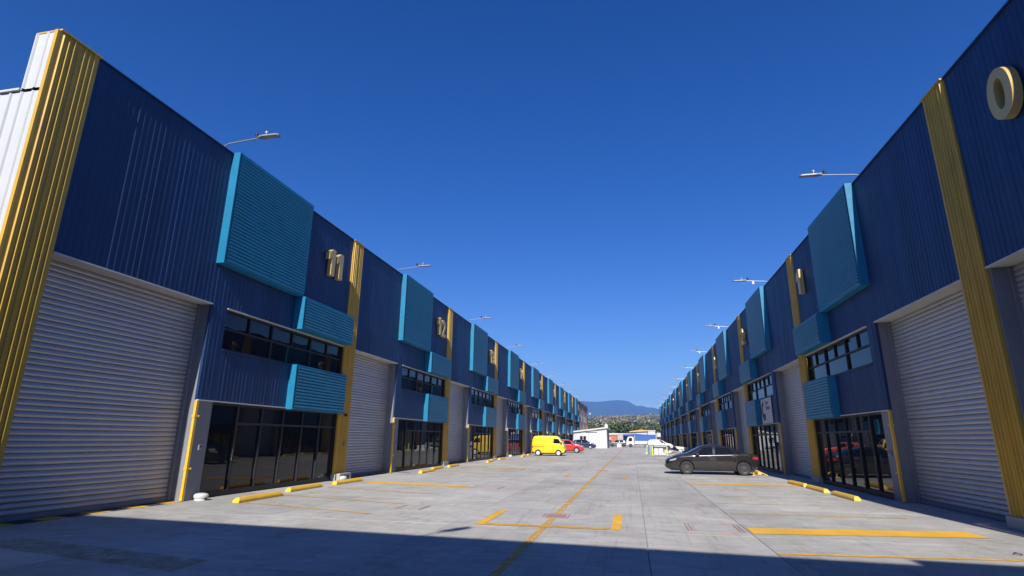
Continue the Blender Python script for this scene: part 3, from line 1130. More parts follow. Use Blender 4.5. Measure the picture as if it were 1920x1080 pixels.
def wheel(parent, x, y, r_, wd, sg, rim_mat, spokes=5):
    t = MB()
    i_ = r_*.66
    t.lathe([(i_, -wd/2), (r_*.93, -wd/2), (r_, -wd*.3), (r_, wd*.3), (r_*.93, wd/2), (i_, wd/2), (i_*.96, wd*.3), (i_*.96, -wd*.3)], 1, 32)
    wo = t.build('wheel', rubber, parent, 1, True, (x, y, r_))
    q = MB()
    ro = wd/2*sg
    q.lathe([(i_*.985, -.02), (i_*.985, .012), (i_*.86, .0), (i_*.84, -.03)], 1, 32, (0, ro-.012*sg, 0))
    q.lathe([(i_*.25, -.03), (i_*.25, .008), (i_*.1, .018)], 1, 16, (0, ro-.02*sg, 0))
    for k in range(spokes):
        a = 2*math.pi*k/spokes+.3
        c, s_ = math.cos(a), math.sin(a)
        wv = .16*i_
        pts = [(c*i_*.15-s_*wv, s_*i_*.15+c*wv), (c*i_*.15+s_*wv, s_*i_*.15-c*wv), (c*i_*.9+s_*wv*.8, s_*i_*.9-c*wv*.8), (c*i_*.9-s_*wv*.8, s_*i_*.9+c*wv*.8)]
        q.prism(pts, 1, ro-.03*sg, ro-.012*sg)
    q.build('rim', rim_mat, wo, 1, True)
    bk = MB().lathe([(i_*.95, -.01), (i_*.95, .0), (.01, .001)], 1, 24, (0, ro-.055*sg, 0))
    bk.build('brake_disc', black_pl, wo)
    return wo

def make_car(name, label, cat, loc, rz, C, paint, wheels, r_, rim_mat, side_windows, screen, rear_screen, head, tail, seams, handles, mirror, extra=None):
    t = thing(name, label, cat, loc, rz)
    b = C.shell()
    o = b.build('body', paint, None)
    bm = bmesh.new()
    bm.from_mesh(o.data)
    bmesh.ops.remove_doubles(bm, verts=bm.verts, dist=1e-5)
    bmesh.ops.recalc_face_normals(bm, faces=bm.faces)
    bm.to_mesh(o.data)
    bm.free()
    cut = MB()
    for wx in wheels:
        for sg in (1, -1):
            cut.lathe([(r_*1.13, -.16), (r_*1.13, .16)], 1, 36, (wx, sg*(C.W/2-.10), r_*1.02))
    co = cut.build('cutter', rubber, None)
    bm = bmesh.new()
    bm.from_mesh(co.data)
    bmesh.ops.recalc_face_normals(bm, faces=bm.faces)
    bm.to_mesh(co.data)
    bm.free()
    md = o.modifiers.new('wells', 'BOOLEAN')
    md.operation = 'DIFFERENCE'
    md.object = co
    md.solver = 'EXACT'
    md.use_self = True
    dg = bpy.context.evaluated_depsgraph_get()
    me = bpy.data.meshes.new_from_object(o.evaluated_get(dg))
    o.modifiers.clear()
    o.data = me
    bpy.data.objects.remove(co)
    me.polygons.foreach_set('use_smooth', [True]*len(me.polygons))
    me.set_sharp_from_angle(angle=R(40))
    # dark wheel housings: faces inside the wells
    me.materials.clear()
    me.materials.append(paint)
    me.materials.append(black_pl)
    for f in me.polygons:
        c = f.center
        for wx in wheels:
            d = math.hypot(c.x-wx, c.z-r_*1.02)
            if d < r_*1.12 and abs(c.y) < C.W/2+.02 and (abs(f.normal.y) > .8 and abs(c.y) < C.W/2-.15 or d > r_*1.05 and abs(f.normal.y) < .3):
                f.material_index = 1
    o.name = 'body'
    o.parent = t
    for q in side_windows:
        b = MB()
        C.side_patch(b, q, sides=(1,))
        b.build('side_window', car_glass, t, 1, True)
        b = MB()
        C.side_patch(b, q, sides=(-1,))
        b.build('side_window', car_glass, t, 1, True)
    b = MB()
    C.top_patch(b, screen[0], screen[1], screen[2], screen[3])
    b.build('windscreen', car_glass, t, 1, True)
    if rear_screen:
        b = MB()
        C.top_patch(b, rear_screen[0], rear_screen[1], rear_screen[2], rear_screen[3])
        bo = b.build('rear_window', car_glass, t, 1, True)
    for q in head:
        for sg in (1, -1):
            b = MB()
            C.side_patch(b, q, .008, 6, 3, (sg,))
            b.build('headlight', clear_lens, t, 1, True)
    for q in tail:
        for sg in (1, -1):
            b = MB()
            C.side_patch(b, q, .008, 6, 3, (sg,))
            b.build('tail_light', red_lens, t, 1, True)
    b = MB()
    for x, za, zb in seams:
        C.side_patch(b, ((x-.006, za), (x+.006, za), (x+.006, zb), (x-.006, zb)), .003, 1, 8)
    if seams:
        b.build('door_seam', black_pl, t)
    for x, z in handles:
        for sg in (1, -1):
            b = MB()
            y = C.yat(x, z)
            b.bbox(x-.09, x+.09, sg*y-.012, sg*(y+.022) if sg > 0 else sg*y+.012, z-.016, z+.016, .006) if sg > 0 else b.bbox(x-.09, x+.09, -y-.022, -y+.012, z-.016, z+.016, .006)
            b.build('door_handle', chrome if paint in (brown_paint,) else paint, t)
    if mirror:
        for sg in (1, -1):
            x, z = mirror
            y = C.yat(x, z)
            b = MB()
            if sg > 0:
                b.bbox(x-.07, x+.10, y-.02, y+.17, z-.05, z+.09, .03)
            else:
                b.bbox(x-.07, x+.10, -y-.17, -y+.02, z-.05, z+.09, .03)
            b.build('wing_mirror', black_pl if extra == 'black_mirror' else paint, t)
    for wx in wheels:
        for sg in (1, -1):
            wheel(t, wx, sg*(C.W/2-.115), r_, .19, sg, rim_mat)
    MB().box(.25, C.L-.25, -C.W*.38, C.W*.38, .17, .26).build('underside', black_pl, t)
    # plates and grille
    zf = interp(C.bot, C.L)+.18
    MB().box(C.L-.02, C.L+.012, -.16, .16, zf, zf+.11).build('number_plate', plate_m, t)
    MB().box(-.012, .02, -.16, .16, zf+.25, zf+.36).build('number_plate', plate_m, t)
    b = MB()
    b.box(C.L-.03, C.L+.006, -C.W*.24, C.W*.24, zf-.13, zf-.03)
    b.build('grille', black_pl, t)
    return t

# brown sedan, nose towards the yard
Cs = Car(L=4.32, W=1.75, tum=.42,
         top=[(0, .84), (.10, .96), (.45, 1.00), (.62, 1.03), (1.15, 1.27), (1.75, 1.395), (2.15, 1.41), (2.5, 1.37), (3.28, 1.02), (3.45, .965), (3.9, .86), (4.2, .73), (4.32, .60)],
         bot=[(0, .40), (.25, .26), (.7, .20), (3.6, .19), (4.1, .20), (4.32, .27)],
         belt=[(0, .82), (.3, .94), (.7, .955), (2.0, .915), (3.2, .875), (3.5, .85), (4.0, .76), (4.32, .56)],
         plan=[(0, .70), (.10, .86), (.5, .96), (1.2, 1.0), (3.0, 1.0), (3.7, .96), (4.05, .86), (4.22, .72), (4.32, .56)])
make_car('sedan', 'dark brown four door sedan parked nose out before the shaded storefront', 'car', (5.86, 29.98, 0), math.pi, Cs, brown_paint,
         (.76, 3.36), .315, rim_dark,
         [((1.02, .985), (2.02, .945), (1.98, 1.29), (1.38, 1.255)), ((.80, 1.005), (.97, .99), (1.28, 1.205), (1.20, 1.17)), ((2.12, .94), (3.02, .90), (2.52, 1.25), (2.10, 1.295))],
         (3.22, 2.55, .86, .90), (.66, 1.20, .84, .86),
         [((3.86, .66), (4.16, .60), (4.12, .68), (3.80, .76))], [((.03, .72), (.34, .76), (.30, .86), (.06, .85))],
         [(2.07, .30, .93), (3.02, .34, .87), (1.05, .52, .96)], [(1.18, .86), (2.28, .85)], (2.82, .93), 'black_mirror')

# yellow micro van
Cv = Car(L=3.2, W=1.42, tum=.10,
         top=[(0, 1.10), (.04, 1.55), (.16, 1.80), (.30, 1.87), (.8, 1.90), (2.3, 1.88), (2.62, 1.78), (2.90, 1.42), (3.08, 1.10), (3.16, .95), (3.2, .70)],
         bot=[(0, .36), (.2, .28), (.5, .24), (2.8, .24), (3.1, .26), (3.2, .34)],
         belt=[(0, 1.02), (.3, 1.14), (2.8, 1.12), (3.08, 1.02), (3.2, .66)],
         plan=[(0, .88), (.08, .95), (.3, 1.0), (2.7, 1.0), (3.0, .97), (3.12, .92), (3.2, .82)])
van = make_car('van', 'bright yellow micro van parked nose out beside the yellow corner post', 'van', (-9.62, 55.6, 0), 0, Cv, yellow_paint,
         (.60, 2.58), .275, white_paint,
         [((2.10, 1.17), (2.84, 1.14), (2.60, 1.58), (2.14, 1.60))],
         (3.06, 2.66, .90, .90), (.012, .12, .7, .8),
         [((3.0, .72), (3.17, .70), (3.14, .86), (2.98, .88))], [((.02, .72), (.10, .72), (.10, .94), (.02, .94))],
         [(2.02, .34, 1.66), (2.92, .34, 1.08), (1.15, .34, 1.60)], [(1.85, .98), (2.2, .98)], (2.84, 1.18), 'black_mirror')
MB().box(.12, 1.15, -.722, -.715, .86, .89).build('door_rail', black_pl, van)
MB().box(2.98, 3.215, -.62, .62, .30, .46).build('bumper', black_pl, van)

# red hatchback
Ch = Car(L=3.95, W=1.70, tum=.34,
         top=[(0, .80), (.05, 1.05), (.25, 1.36), (.45, 1.47), (1.2, 1.53), (2.1, 1.50), (2.4, 1.42), (2.95, 1.06), (3.1, 1.00), (3.6, .92), (3.85, .80), (3.95, .62)],
         bot=[(0, .40), (.2, .28), (.6, .22), (3.4, .22), (3.8, .23), (3.95, .30)],
         belt=[(0, .78), (.3, .98), (2.0, .96), (3.0, .93), (3.6, .84), (3.95, .58)],
         plan=[(0, .80), (.1, .92), (.5, 1.0), (3.0, 1.0), (3.5, .96), (3.8, .86), (3.95, .68)])
HW = [((.62, 1.02), (1.55, 1.0), (1.55, 1.42), (.80, 1.40)), ((1.63, 1.0), (2.72, .97), (2.28, 1.40), (1.63, 1.42))]
rc = make_car('hatchback', 'red hatchback with pale roof parked just beyond the yellow van', 'car', (-9.72, 69.2, 0), 0, Ch, red_paint,
         (.70, 3.12), .31, rim_bright, HW, (2.92, 2.36, .86, .88), (.06, .30, .8, .8),
         [((3.58, .70), (3.86, .64), (3.82, .76), (3.52, .82))], [((.03, .72), (.2, .74), (.2, .96), (.05, .94))],
         [(1.59, .32, .96), (2.72, .34, .94), (.72, .6, .98)], [(.95, .90), (1.82, .89)], (2.66, 1.0))
b = MB()
for k in range(6):
    pass
b = MB()
Ch.top_patch(b, .5, 2.2, .94, .94, .008, 10, 10)
b.build('roof_panel', white_paint, rc, 1, True)
make_car('hatchback', 'dark blue hatchback parked against the white cabin', 'car', (-10.0, 97.0, 0), 0, Ch, blue_paint,
         (.62, 3.0), .30, rim_bright, HW, (2.92, 2.36, .86, .88), (.06, .30, .8, .8),
         [((3.58, .70), (3.86, .64), (3.82, .76), (3.52, .82))], [((.03, .72), (.2, .74), (.2, .96), (.05, .94))],
         [(1.59, .32, .96)], [(.95, .90)], (2.66, 1.0))
Cu = Car(L=4.25, W=1.80, tum=.30,
         top=[(0, .86), (.05, 1.12), (.28, 1.50), (.5, 1.62), (1.2, 1.69), (2.1, 1.66), (2.45, 1.55), (3.1, 1.16), (3.3, 1.10), (3.85, 1.0), (4.12, .86), (4.25, .66)],
         bot=[(0, .44), (.2, .32), (.6, .26), (3.7, .26), (4.1, .28), (4.25, .34)],
         belt=[(0, .84), (.3, 1.08), (2.0, 1.04), (3.1, 1.0), (3.8, .90), (4.25, .62)],
         plan=[(0, .80), (.1, .92), (.5, 1.0), (3.2, 1.0), (3.8, .96), (4.1, .86), (4.25, .68)])
suv = make_car('suv', 'white crossover car with dark lower trim facing the shaded row, behind the rubble', 'car', (2.25, 98.0, 0), 0, Cu, white_paint,
         (.78, 3.35), .34, rim_dark, [((.62, 1.12), (1.68, 1.09), (1.68, 1.54), (.85, 1.52)), ((1.78, 1.09), (2.88, 1.04), (2.36, 1.52), (1.78, 1.54))],
         (3.08, 2.5, .86, .88), (.06, .32, .8, .8),
         [((3.86, .78), (4.14, .70), (4.1, .84), (3.8, .90))], [((.03, .78), (.2, .80), (.2, 1.04), (.05, 1.02))],
         [(1.73, .40, 1.04)], [(1.0, .98), (1.95, .97)], (2.8, 1.08), 'black_mirror')
b = MB()
for z0_, z1_ in ((.36, .52), (.66, .74)):
    Cu.side_patch(b, ((.55, z0_), (3.0, z0_), (3.0, z1_), (.55, z1_)), .012, 8, 2)
b.build('side_trim', black_pl, suv)
make_car('hatchback', 'silver hatchback parked behind the white crossover car', 'car', (3.1, 111.0, 0), 0, Ch, silver_paint,
         (.70, 3.12), .31, rim_bright, HW, (2.92, 2.36, .86, .88), (.06, .30, .8, .8),
         [((3.58, .70), (3.86, .64), (3.82, .76), (3.52, .82))], [((.03, .72), (.2, .74), (.2, .96), (.05, .94))], [(1.59, .32, .96)], [], None)
make_car('hatchback', 'old grey car with pale bonnet next to the truck cab', 'car', (-1.3, 127.5, 0), math.pi, Ch, grey_paint,
         (.70, 3.12), .31, rim_dark, HW, (2.92, 2.36, .86, .88), (.06, .30, .8, .8),
         [((3.58, .70), (3.86, .64), (3.82, .76), (3.52, .82))], [], [], [], None)

# ------------------------------------------------------------------ trucks
def make_truck(label, x, y, flat):
    t = thing('truck', label, 'truck', (x, y, 0))
    c = MB()     # nose towards -x
    c.prism([(-.02, .45), (1.55, .45), (1.55, 2.12), (1.35, 2.22), (.55, 2.22), (.30, 2.10), (.02, 1.30)], 1, -.95, .95)
    c.build('cab', white_paint, t)
    MB().prism([(.42, 1.25), (1.20, 1.25), (1.20, 1.95), (.62, 1.95)], 1, -.956, .956).build('side_window', car_glass, t)
    b = MB()
    b.quad((.01, .85, 1.33), (.01, -.85, 1.33), (.285, -.8, 2.05), (.285, .8, 2.05))
    b.build('windscreen', car_glass, t)
    MB().box(-.05, 1.5, -.96, .96, .38, .5).build('bumper', black_pl, t)
    MB().box(1.5, 6.0, -.4, .4, .45, .62).build('chassis', black_pl, t)
    b = MB()
    b.box(1.75, 6.2, -1.05, 1.05, .68, .80)
    b.box(1.75, 6.2, -1.05, -1.0, .80, 1.32).box(1.75, 6.2, 1.0, 1.05, .80, 1.32).box(6.15, 6.2, -1.0, 1.0, .80, 1.32)
    b.box(1.70, 1.78, -1.05, 1.05, .66, 2.45)
    b.build('load_bed', white_paint, t)
    if flat:
        b = MB()
        b.prism([(-.98, 1.30), (.98, 1.30), (.98, 2.35), (.6, 2.62), (-.6, 2.62), (-.98, 2.35)], 0, 1.85, 6.1)
        b.build('tarpaulin', tarp, t)
    for wx in (.85, 4.9):
        for sg in (1, -1):
            wheel(t, wx, sg*.85, .39, .24, sg, rim_dark)
    return t
make_truck('white cab truck with blue tarpaulin over a low white bed', -1.35, 124.5, True)
make_truck('white cab truck standing behind the white crossover car', 2.3, 128.5, False)

# ------------------------------------------------------------------ things round the vehicles
def simple(name, mb, material, label, cat, loc, group=None, smooth=False):
    o = mb.build(name, material, None, 1, smooth, loc)
    return tag(o, label, cat, group)
rr = random.Random(5)
bagm = MB()
bm = bmesh.new()
bmesh.ops.create_uvsphere(bm, u_segments=10, v_segments=6, radius=.5)
for v in bm.verts:
    v.co = Vector((math.copysign(abs(v.co.x*2)**.6, v.co.x)*.26, math.copysign(abs(v.co.y*2)**.6, v.co.y)*.18, math.copysign(abs(v.co.z*2)**.6, v.co.z)*.09+.09))
bag_me = MB().add_bm(bm).mesh('cement_bag', mat('bag_paper', (.66, .65, .62), .8, var=.1), 1, True)
for k in range(9):
    o = link('cement_bag', bag_me, None, (2.45+.50*(k % 2)+.03*(k//2 % 2), 65.4+.05*(k % 3), .172*(k//2)) if k < 8 else (3.25, 65.3, 0))
    o.rotation_euler = (0, 0, R(rr.uniform(-10, 10)))
    tag(o, 'pale sack in the low stack between the lime posts', 'sack', 'sacks stacked on the yard')
for x, y, lab in ((2.02, 63.6, 'lime yellow bollard before the grey drum'), (3.55, 63.9, 'lime yellow bollard behind the loose boards')):
    t = thing('bollard', lab, 'bollard', (x, y, 0))
    MB().lathe([(.16, 0), (.16, .04), (.07, .07), (.06, .85), (.03, .90)], 2, 16).build('post', lime_m, t, 1, True)
    MB().lathe([(.066, .55), (.066, .68)], 2, 16).build('band', white_paint, t)
t = thing('drum', 'grey green upright drum behind the lime bollard', 'drum', (1.92, 66.0, 0))
MB().lathe([(.29, 0), (.30, .02), (.29, .35), (.305, .37), (.29, .39), (.29, .72), (.305, .74), (.29, .76), (.29, 1.05), (.27, 1.07), (.02, 1.06)], 2, 20).build('shell', green_bag, t, 1, True)
t = thing('barrier_post', 'white post leaning beside the grey drum', 'post', (1.55, 70.0, 0))
MB().tube([(0, 0, 0), (.06, 0, 1.0)], .05, 10).build('post', white_pl, t)
MB().bbox(-.2, .2, -.2, .2, 0, .08, .02).build('foot', white_pl, t)
for k in range(5):
    b = MB().box(0, 1.3, 0, .14, 0, .04)
    o = simple('plank', b, wood if k % 2 else orange_m, 'loose plank lying in the pile beside the sacks', 'plank', (3.75+.08*k, 63.6+.12*k, .045*(k % 3)), 'planks beside the sacks')
    o.rotation_euler = (0, 0, R(rr.uniform(-15, 15)))
# crumpled white sheets and the low trailer
t = thing('trailer', 'low dark trailer carrying a tilted white panel beside the brown sedan', 'trailer', (5.35, 77.5, 0))
MB().box(.1, 1.7, -.5, .9, .22, .32).build('deck', black_pl, t)
b = MB()
b.prism([(.0, .84), (1.55, .68), (1.62, .58), (1.5, .50), (.55, .40), (.28, .48)], 1, -.55, .95)
b.build('panel', white_paint, t)
MB().prism([(.46, .34), (1.55, .46), (1.58, .36), (.5, .24)], 1, -.6, 1.0).build('rail', white_pl, t)
for sg in (-.5, .8):
    wheel(t, .8, sg, .24, .16, 1 if sg > 0 else -1, rim_dark)
b = MB()
rr = random.Random(11)
for k in range(14):
    x, y = rr.uniform(0, 1.9), rr.uniform(0, 1.2)
    s_ = rr.uniform(.2, .5)
    b.poly([(x, y, rr.uniform(.02, .3)), (x+s_, y+rr.uniform(-.1, .2), rr.uniform(.02, .5)), (x+s_*.8, y+s_, rr.uniform(.02, .5)), (x-.1, y+s_*.8, rr.uniform(.02, .3))])
o = b.build('plastic_scraps', white_pl, None, 1, False, (3.6, 72.0, 0))
o['kind'] = 'stuff'

# ------------------------------------------------------------------ white cabin
t = thing('site_cabin', 'white flat cabin with a sloping roof against the last units', 'cabin', (-11.0, 106.5, 0))
b = MB()
b.prism([(0, 0), (6.35, 0), (6.35, 3.52), (0, 2.72)], 1, 0, 9.0)
o = b.build('wall', white_sheet, t)
b = MB()
b.prism([(-.7, 2.66), (6.62, 3.58), (6.62, 3.82), (-.7, 2.90)], 1, -.35, 9.3)
b.build('roof', white_paint, t)
for k in range(2):
    f = MB()
    x0 = 1.42+k*.62
    f.box(x0, x0+.5, -.05, -.005, 1.22, 2.12)
    fo = f.build('window', frame_m, t)
    MB().box(x0+.05, x0+.23, -.056, -.051, 1.27, 2.07).build('pane', car_glass, fo)
    MB().box(x0+.27, x0+.45, -.056, -.051, 1.27, 2.07).build('pane', car_glass, fo)
MB().box(3.05, 3.09, -.03, -.004, 0, 3.0).build('corner_joint', lampgrey, t)
MB().box(2.4, 4.6, -.36, -.352, 3.0, 3.14).build('dark_eave', steel, t)
MB().box(6.36, 6.42, -.05, 9.0, 0, 3.50).build('shade_panel', plaster, t)  # shade on the cabin's side, put in as a grey panel
tk = thing('water_tank', 'small white water tank on the high corner of the cabin roof', 'tank', (-4.72, 107.0, 3.80))
MB().lathe([(.34, 0), (.35, .30), (.30, .42), (.12, .50), (.11, .62), (.02, .64)], 2, 18).build('vessel', white_pl, tk, 1, True)

# ------------------------------------------------------------------ unfinished block at the end of the sunlit row
t = thing('building_frame', 'unfinished building frame of posts and block wall past the last teal box', 'building', (XL, YL+9*P, 0))
for k in range(7):
    y = .3+k*4.2
    MB().box(-.35, 0, y-.17, y+.17, 0, 9.4).build('column', steel, t)
for z in (2.6, 5.1, 7.3, 9.2):
    MB().box(-.32, -.04, 0, 25.6, z, z+.3).build('beam', steel, t)
for k in range(6):
    y = .5+k*4.2
    for z, hh in ((.0, 2.6), (2.9, 2.2)) if k > 1 else ((.0, 2.6),):
        b = MB()
        b.box(-.24, -.08, y, y+.5, z, z+hh).box(-.24, -.08, y+1.5, y+2.1, z, z+hh).box(-.24, -.08, y+3.1, y+3.8, z, z+hh)
        b.box(-.24, -.08, y+.5, y+1.5, z, z+.7).box(-.24, -.08, y+2.1, y+3.1, z, z+.7)
        b.box(-.24, -.08, y+.5, y+1.5, z+hh-.5, z+hh).box(-.24, -.08, y+2.1, y+3.1, z+hh-.5, z+hh)
        b.box(-.24, -.08, y+.5, y+1.5, z+1.25, z+1.4).box(-.24, -.08, y+2.1, y+3.1, z+1.25, z+1.4)
        b.build('block_wall', block_m, t)
for k in range(12):
    y = .6+k*2.1
    MB().tube([(-.1, y, 5.4), (-.1, y+2.0, 7.3)], .05, 6).build('brace', steel, t)
    MB().tube([(-.6, y, 7.4), (-.2, y+1.2, 9.2)], .05, 6).build('brace', steel, t)
MB().box(-7, -.5, 0, 25.6, 5.2, 5.4).build('floor_slab', block_m, t)
MB().box(-1.2, .1, 0, 25.6, 9.5, 9.58).build('roof_sheet', roof_m, t)
b = MB()
b.poly([(.05, 8.2, 6.6), (.05, 9.2, 7.2), (.1, 10.0, 8.6), (.06, 9.1, 8.1), (.12, 8.4, 8.7), (.05, 7.6, 7.6)])
sh = b.build('plastic_sheet', white_pl, None, 1, False, (XL, YL+9*P, 0))
tag(sh, 'torn white plastic sheet hanging on the unfinished frame', 'sheet')
for k, (y0, y1, z0, z1) in enumerate(((.3, 3.9, 7.6, 9.2), (.3, 2.2, 5.4, 7.2), (9, 12.5, 8.2, 9.2), (17.2, 20.8, 7.6, 9.2), (21.4, 25.3, 5.4, 7.2))):
    b = MB()
    vsheet(b, y0, y1, z0, z1, -.02)
    b.build('loose_sheet', navy, t)
MB().box(-6.9, -6.7, 0, 25.6, 0, 9.4).build('rear_wall', frame_m, t)
d = thing('satellite_dish', 'white round dish on the end of the unfinished frame', 'dish', (XL+.1, 149.0, 8.1))
MB().lathe([(.02, .10), (.18, .07), (.29, .0), (.30, -.02), (.18, .04), (.02, .07)], 1, 20, (.3, -.3, 0)).build('reflector', lampgrey, d, 1, True)
MB().tube([(-.4, .1, -.1), (.3, -.2, 0)], .03, 8).build('mount', galv, d)

# ------------------------------------------------------------------ far end of the yard
wl = thing('boundary_wall', 'long grey boundary wall with white coping across the end of the yard', 'wall', (-60, 156, 0))
MB().box(0, 120, 0, .2, -.1, 2.95).build('wall', block_m, wl)
MB().box(0, 120, -.06, .26, 2.95, 3.2).build('coping', white_trim, wl)
t = thing('kiosk', 'small red kiosk with a pale door before the boundary wall', 'kiosk', (-6.9, 142.5, 0))
MB().box(0, 3.2, 0, 2.4, 0, 2.7).build('wall', redbox, t)
MB().box(-.2, 3.3, -.2, 2.5, 2.7, 2.86).build('roof', white_trim, t)
MB().box(1.0, 1.75, -.03, -.004, .05, 2.05).build('door', orange_m, t)
t = thing('container_office', 'white container office behind the trucks', 'container', (3.45, 133.5, 0))
MB().bbox(0, 1.6, 0, 5, .2, 3.55, .04).build('wall', white_sheet, t)
MB().box(-.1, 1.7, -.1, 5.1, 3.55, 3.7).build('roof', white_paint, t)
t = thing('truck_box', 'small white box body at the end of the shaded row', 'truck', (5.35, 131.0, 0))
MB().bbox(0, .75, 0, 3, 2.2, 3.1, .03).build('load_box', white_paint, t)
MB().box(.0, .75, .1, 3, .5, 2.2).build('chassis', black_pl, t)
t = thing('canopy', 'blue tarpaulin canopy on thin posts above the trucks', 'canopy', (-2.2, 137, 0))
b = MB()
b.prism([(-.1, 2.72), (5.6, 2.62), (5.6, 2.72), (2.7, 2.95), (-.1, 2.86)], 1, 0, 4)
b.build('tarpaulin', tarp, t)
for x in (0, 2.7, 5.4):
    for y in (.1, 3.9):
        MB().tube([(x, y, 0), (x, y, 2.68)], .04, 8).build('post', galv, t)
MB().box(0, 5.5, 3.9, 3.95, .9, 2.6).build('back_sheet', tarp, t)
t = thing('shed', 'low shed with a yellowish roof behind the boundary wall', 'shed', (-.5, 165, 0))
MB().box(0, 5, 0, 5, 0, 3.6).build('wall', block_m, t)
MB().prism([(-.4, 3.6), (5.4, 3.9), (5.4, 4.2), (2.5, 4.3), (-.4, 3.8)], 1, -.4, 5.4).build('roof', orange_m, t)
o = simple('crate', MB().bbox(0, .9, 0, .7, 0, .75, .03), mat('cream', (.62, .60, .48), .8), 'cream crate beside the old grey car', 'crate', (-3.3, 122.5, 0))

# ------------------------------------------------------------------ person by the kiosk
def skin_figure(verts, edges, radii, material, name, parent):
    me = bpy.data.meshes.new(name)
    me.from_pydata(verts, edges, [])
    o = bpy.data.objects.new(name, me)
    COL.objects.link(o)
    md = o.modifiers.new('skin', 'SKIN')
    for i, r_ in enumerate(radii):
        me.skin_vertices[0].data[i].radius = (r_, r_) if not isinstance(r_, tuple) else r_
    me.skin_vertices[0].data[0].use_root = True
    o.modifiers.new('sub', 'SUBSURF').levels = 2
    bpy.context.view_layer.update()
    dg = bpy.context.evaluated_depsgraph_get()
    nm = bpy.data.meshes.new_from_object(o.evaluated_get(dg))
    bpy.data.objects.remove(o)
    nm.materials.clear()
    nm.materials.append(material)
    nm.polygons.foreach_set('use_smooth', [True]*len(nm.polygons))
    return link(name, nm, parent)
pr = thing('person', 'person in a pale cap and dark clothes walking beside the red kiosk', 'person', (-5.35, 141.0, 0), R(20))
V = [(0, 0, .92), (0, 0, 1.12), (0, 0, 1.36), (0, 0, 1.47), (.01, -.02, 1.60), (.01, -.02, 1.70),
     (.10, 0, .88), (.11, -.10, .50), (.11, -.05, .09), (.11, -.20, .03), (-.10, 0, .88), (-.11, .06, .50), (-.11, .18, .10), (-.11, .06, .03),
     (.19, 0, 1.36), (.25, .04, 1.10), (.25, -.06, .87), (.25, -.09, .78), (-.19, 0, 1.36), (-.25, -.04, 1.10), (-.25, -.12, .88), (-.25, -.15, .79)]
Ed = [(0, 1), (1, 2), (2, 3), (3, 4), (4, 5), (0, 6), (6, 7), (7, 8), (8, 9), (0, 10), (10, 11), (11, 12), (12, 13), (2, 14), (14, 15), (15, 16), (16, 17), (2, 18), (18, 19), (19, 20), (20, 21)]
Rd = [.14, .13, .15, .06, .10, .08, .09, .065, .045, .04, .09, .065, .045, .04, .065, .045, .035, .03, .065, .045, .035, .03]
skin_figure(V, Ed, Rd, skin_m, 'body', pr)
skin_figure(V[:4]+V[6:9]+V[10:13]+[V[14], V[15], V[18], V[19]],
            [(0, 1), (1, 2), (0, 4), (4, 5), (5, 6), (0, 7), (7, 8), (8, 9), (2, 10), (10, 11), (2, 12), (12, 13), (2, 3)],
            [.155, .145, .165, .06, .10, .08, .065, .10, .08, .065, .08, .058, .08, .058], shirt_m, 'clothing', pr)
MB().lathe([(.115, 1.66), (.118, 1.70), (.10, 1.77), (.05, 1.805), (.005, 1.81)], 2, 16, (.01, -.02, 0)).prism([(-.07, -.11), (.09, -.11), (.06, -.22), (-.04, -.22)], 2, 1.665, 1.68).build('cap', cap_m, pr, 1, True)

# ------------------------------------------------------------------ block behind the camera, whose shadow crosses the yard
rb_ = thing('warehouse_block', 'unseen corrugated block across the near end of the yard, faced white for bounce light', 'warehouse', (0, -3.42, 0), R(-3.4))
b = MB()
b.strip([(x, hh) for x, hh in ribs(-22, 7.6, .205, .028)][::-1], 2, 0, H)
b.build('front_cladding', mat('bounce_white_sheet', (0.80, 0.80, 0.78), .5, var=.03), rb_)  # unseen face, made bright white to bounce neutral light into the shade
MB().box(-22, 7.6, -.55, -.01, 0, H-.01).build('wall', white_sheet, rb_)
MB().box(4.55, 7.6, -.5, -.02, H-.01, H+.30).build('raised_parapet', white_sheet, rb_)
MB().box(-22, 7.6, -18, -.56, 0, 8.1).build('hall', white_sheet, rb_)
o = make_lamp(1, False)
tag(o, 'lone grey floodlight standing over the near block, seen only by its shadow', 'lamp', 'floodlights along the two parapets')
o.location = (-2.95, -4.05, H+.02)
o.rotation_euler = (0, 0, R(62))

# ------------------------------------------------------------------ hillside, trees, mountain
from mathutils import noise as mn
def hill_z(x, y):
    f = max(0.0, min(1.0, (y-185)/760))
    base = f*(38+.040*(x+20))
    return -.12+base*(.55+.45*f)+max(0, f)*2.2*mn.noise(Vector((x*.012, y*.012, 0)))*min(1, f*6)
hb = MB()
nx, ny = 90, 70
for j in range(ny+1):
    for i in range(nx+1):
        x = -900+1800*i/nx
        y = 184+ (1100-184)*(j/ny)
        z = hill_z(x, min(y, 945))
        if y > 945:
            z -= (y-945)*.12
        hb.v.append((x, y, z))
for j in range(ny):
    for i in range(nx):
        q = j*(nx+1)+i
        hb.f.append((q, q+1, q+nx+2, q+nx+1))
ho = hb.build('hillside', earth_m, None, 1, True)
structure(ho)

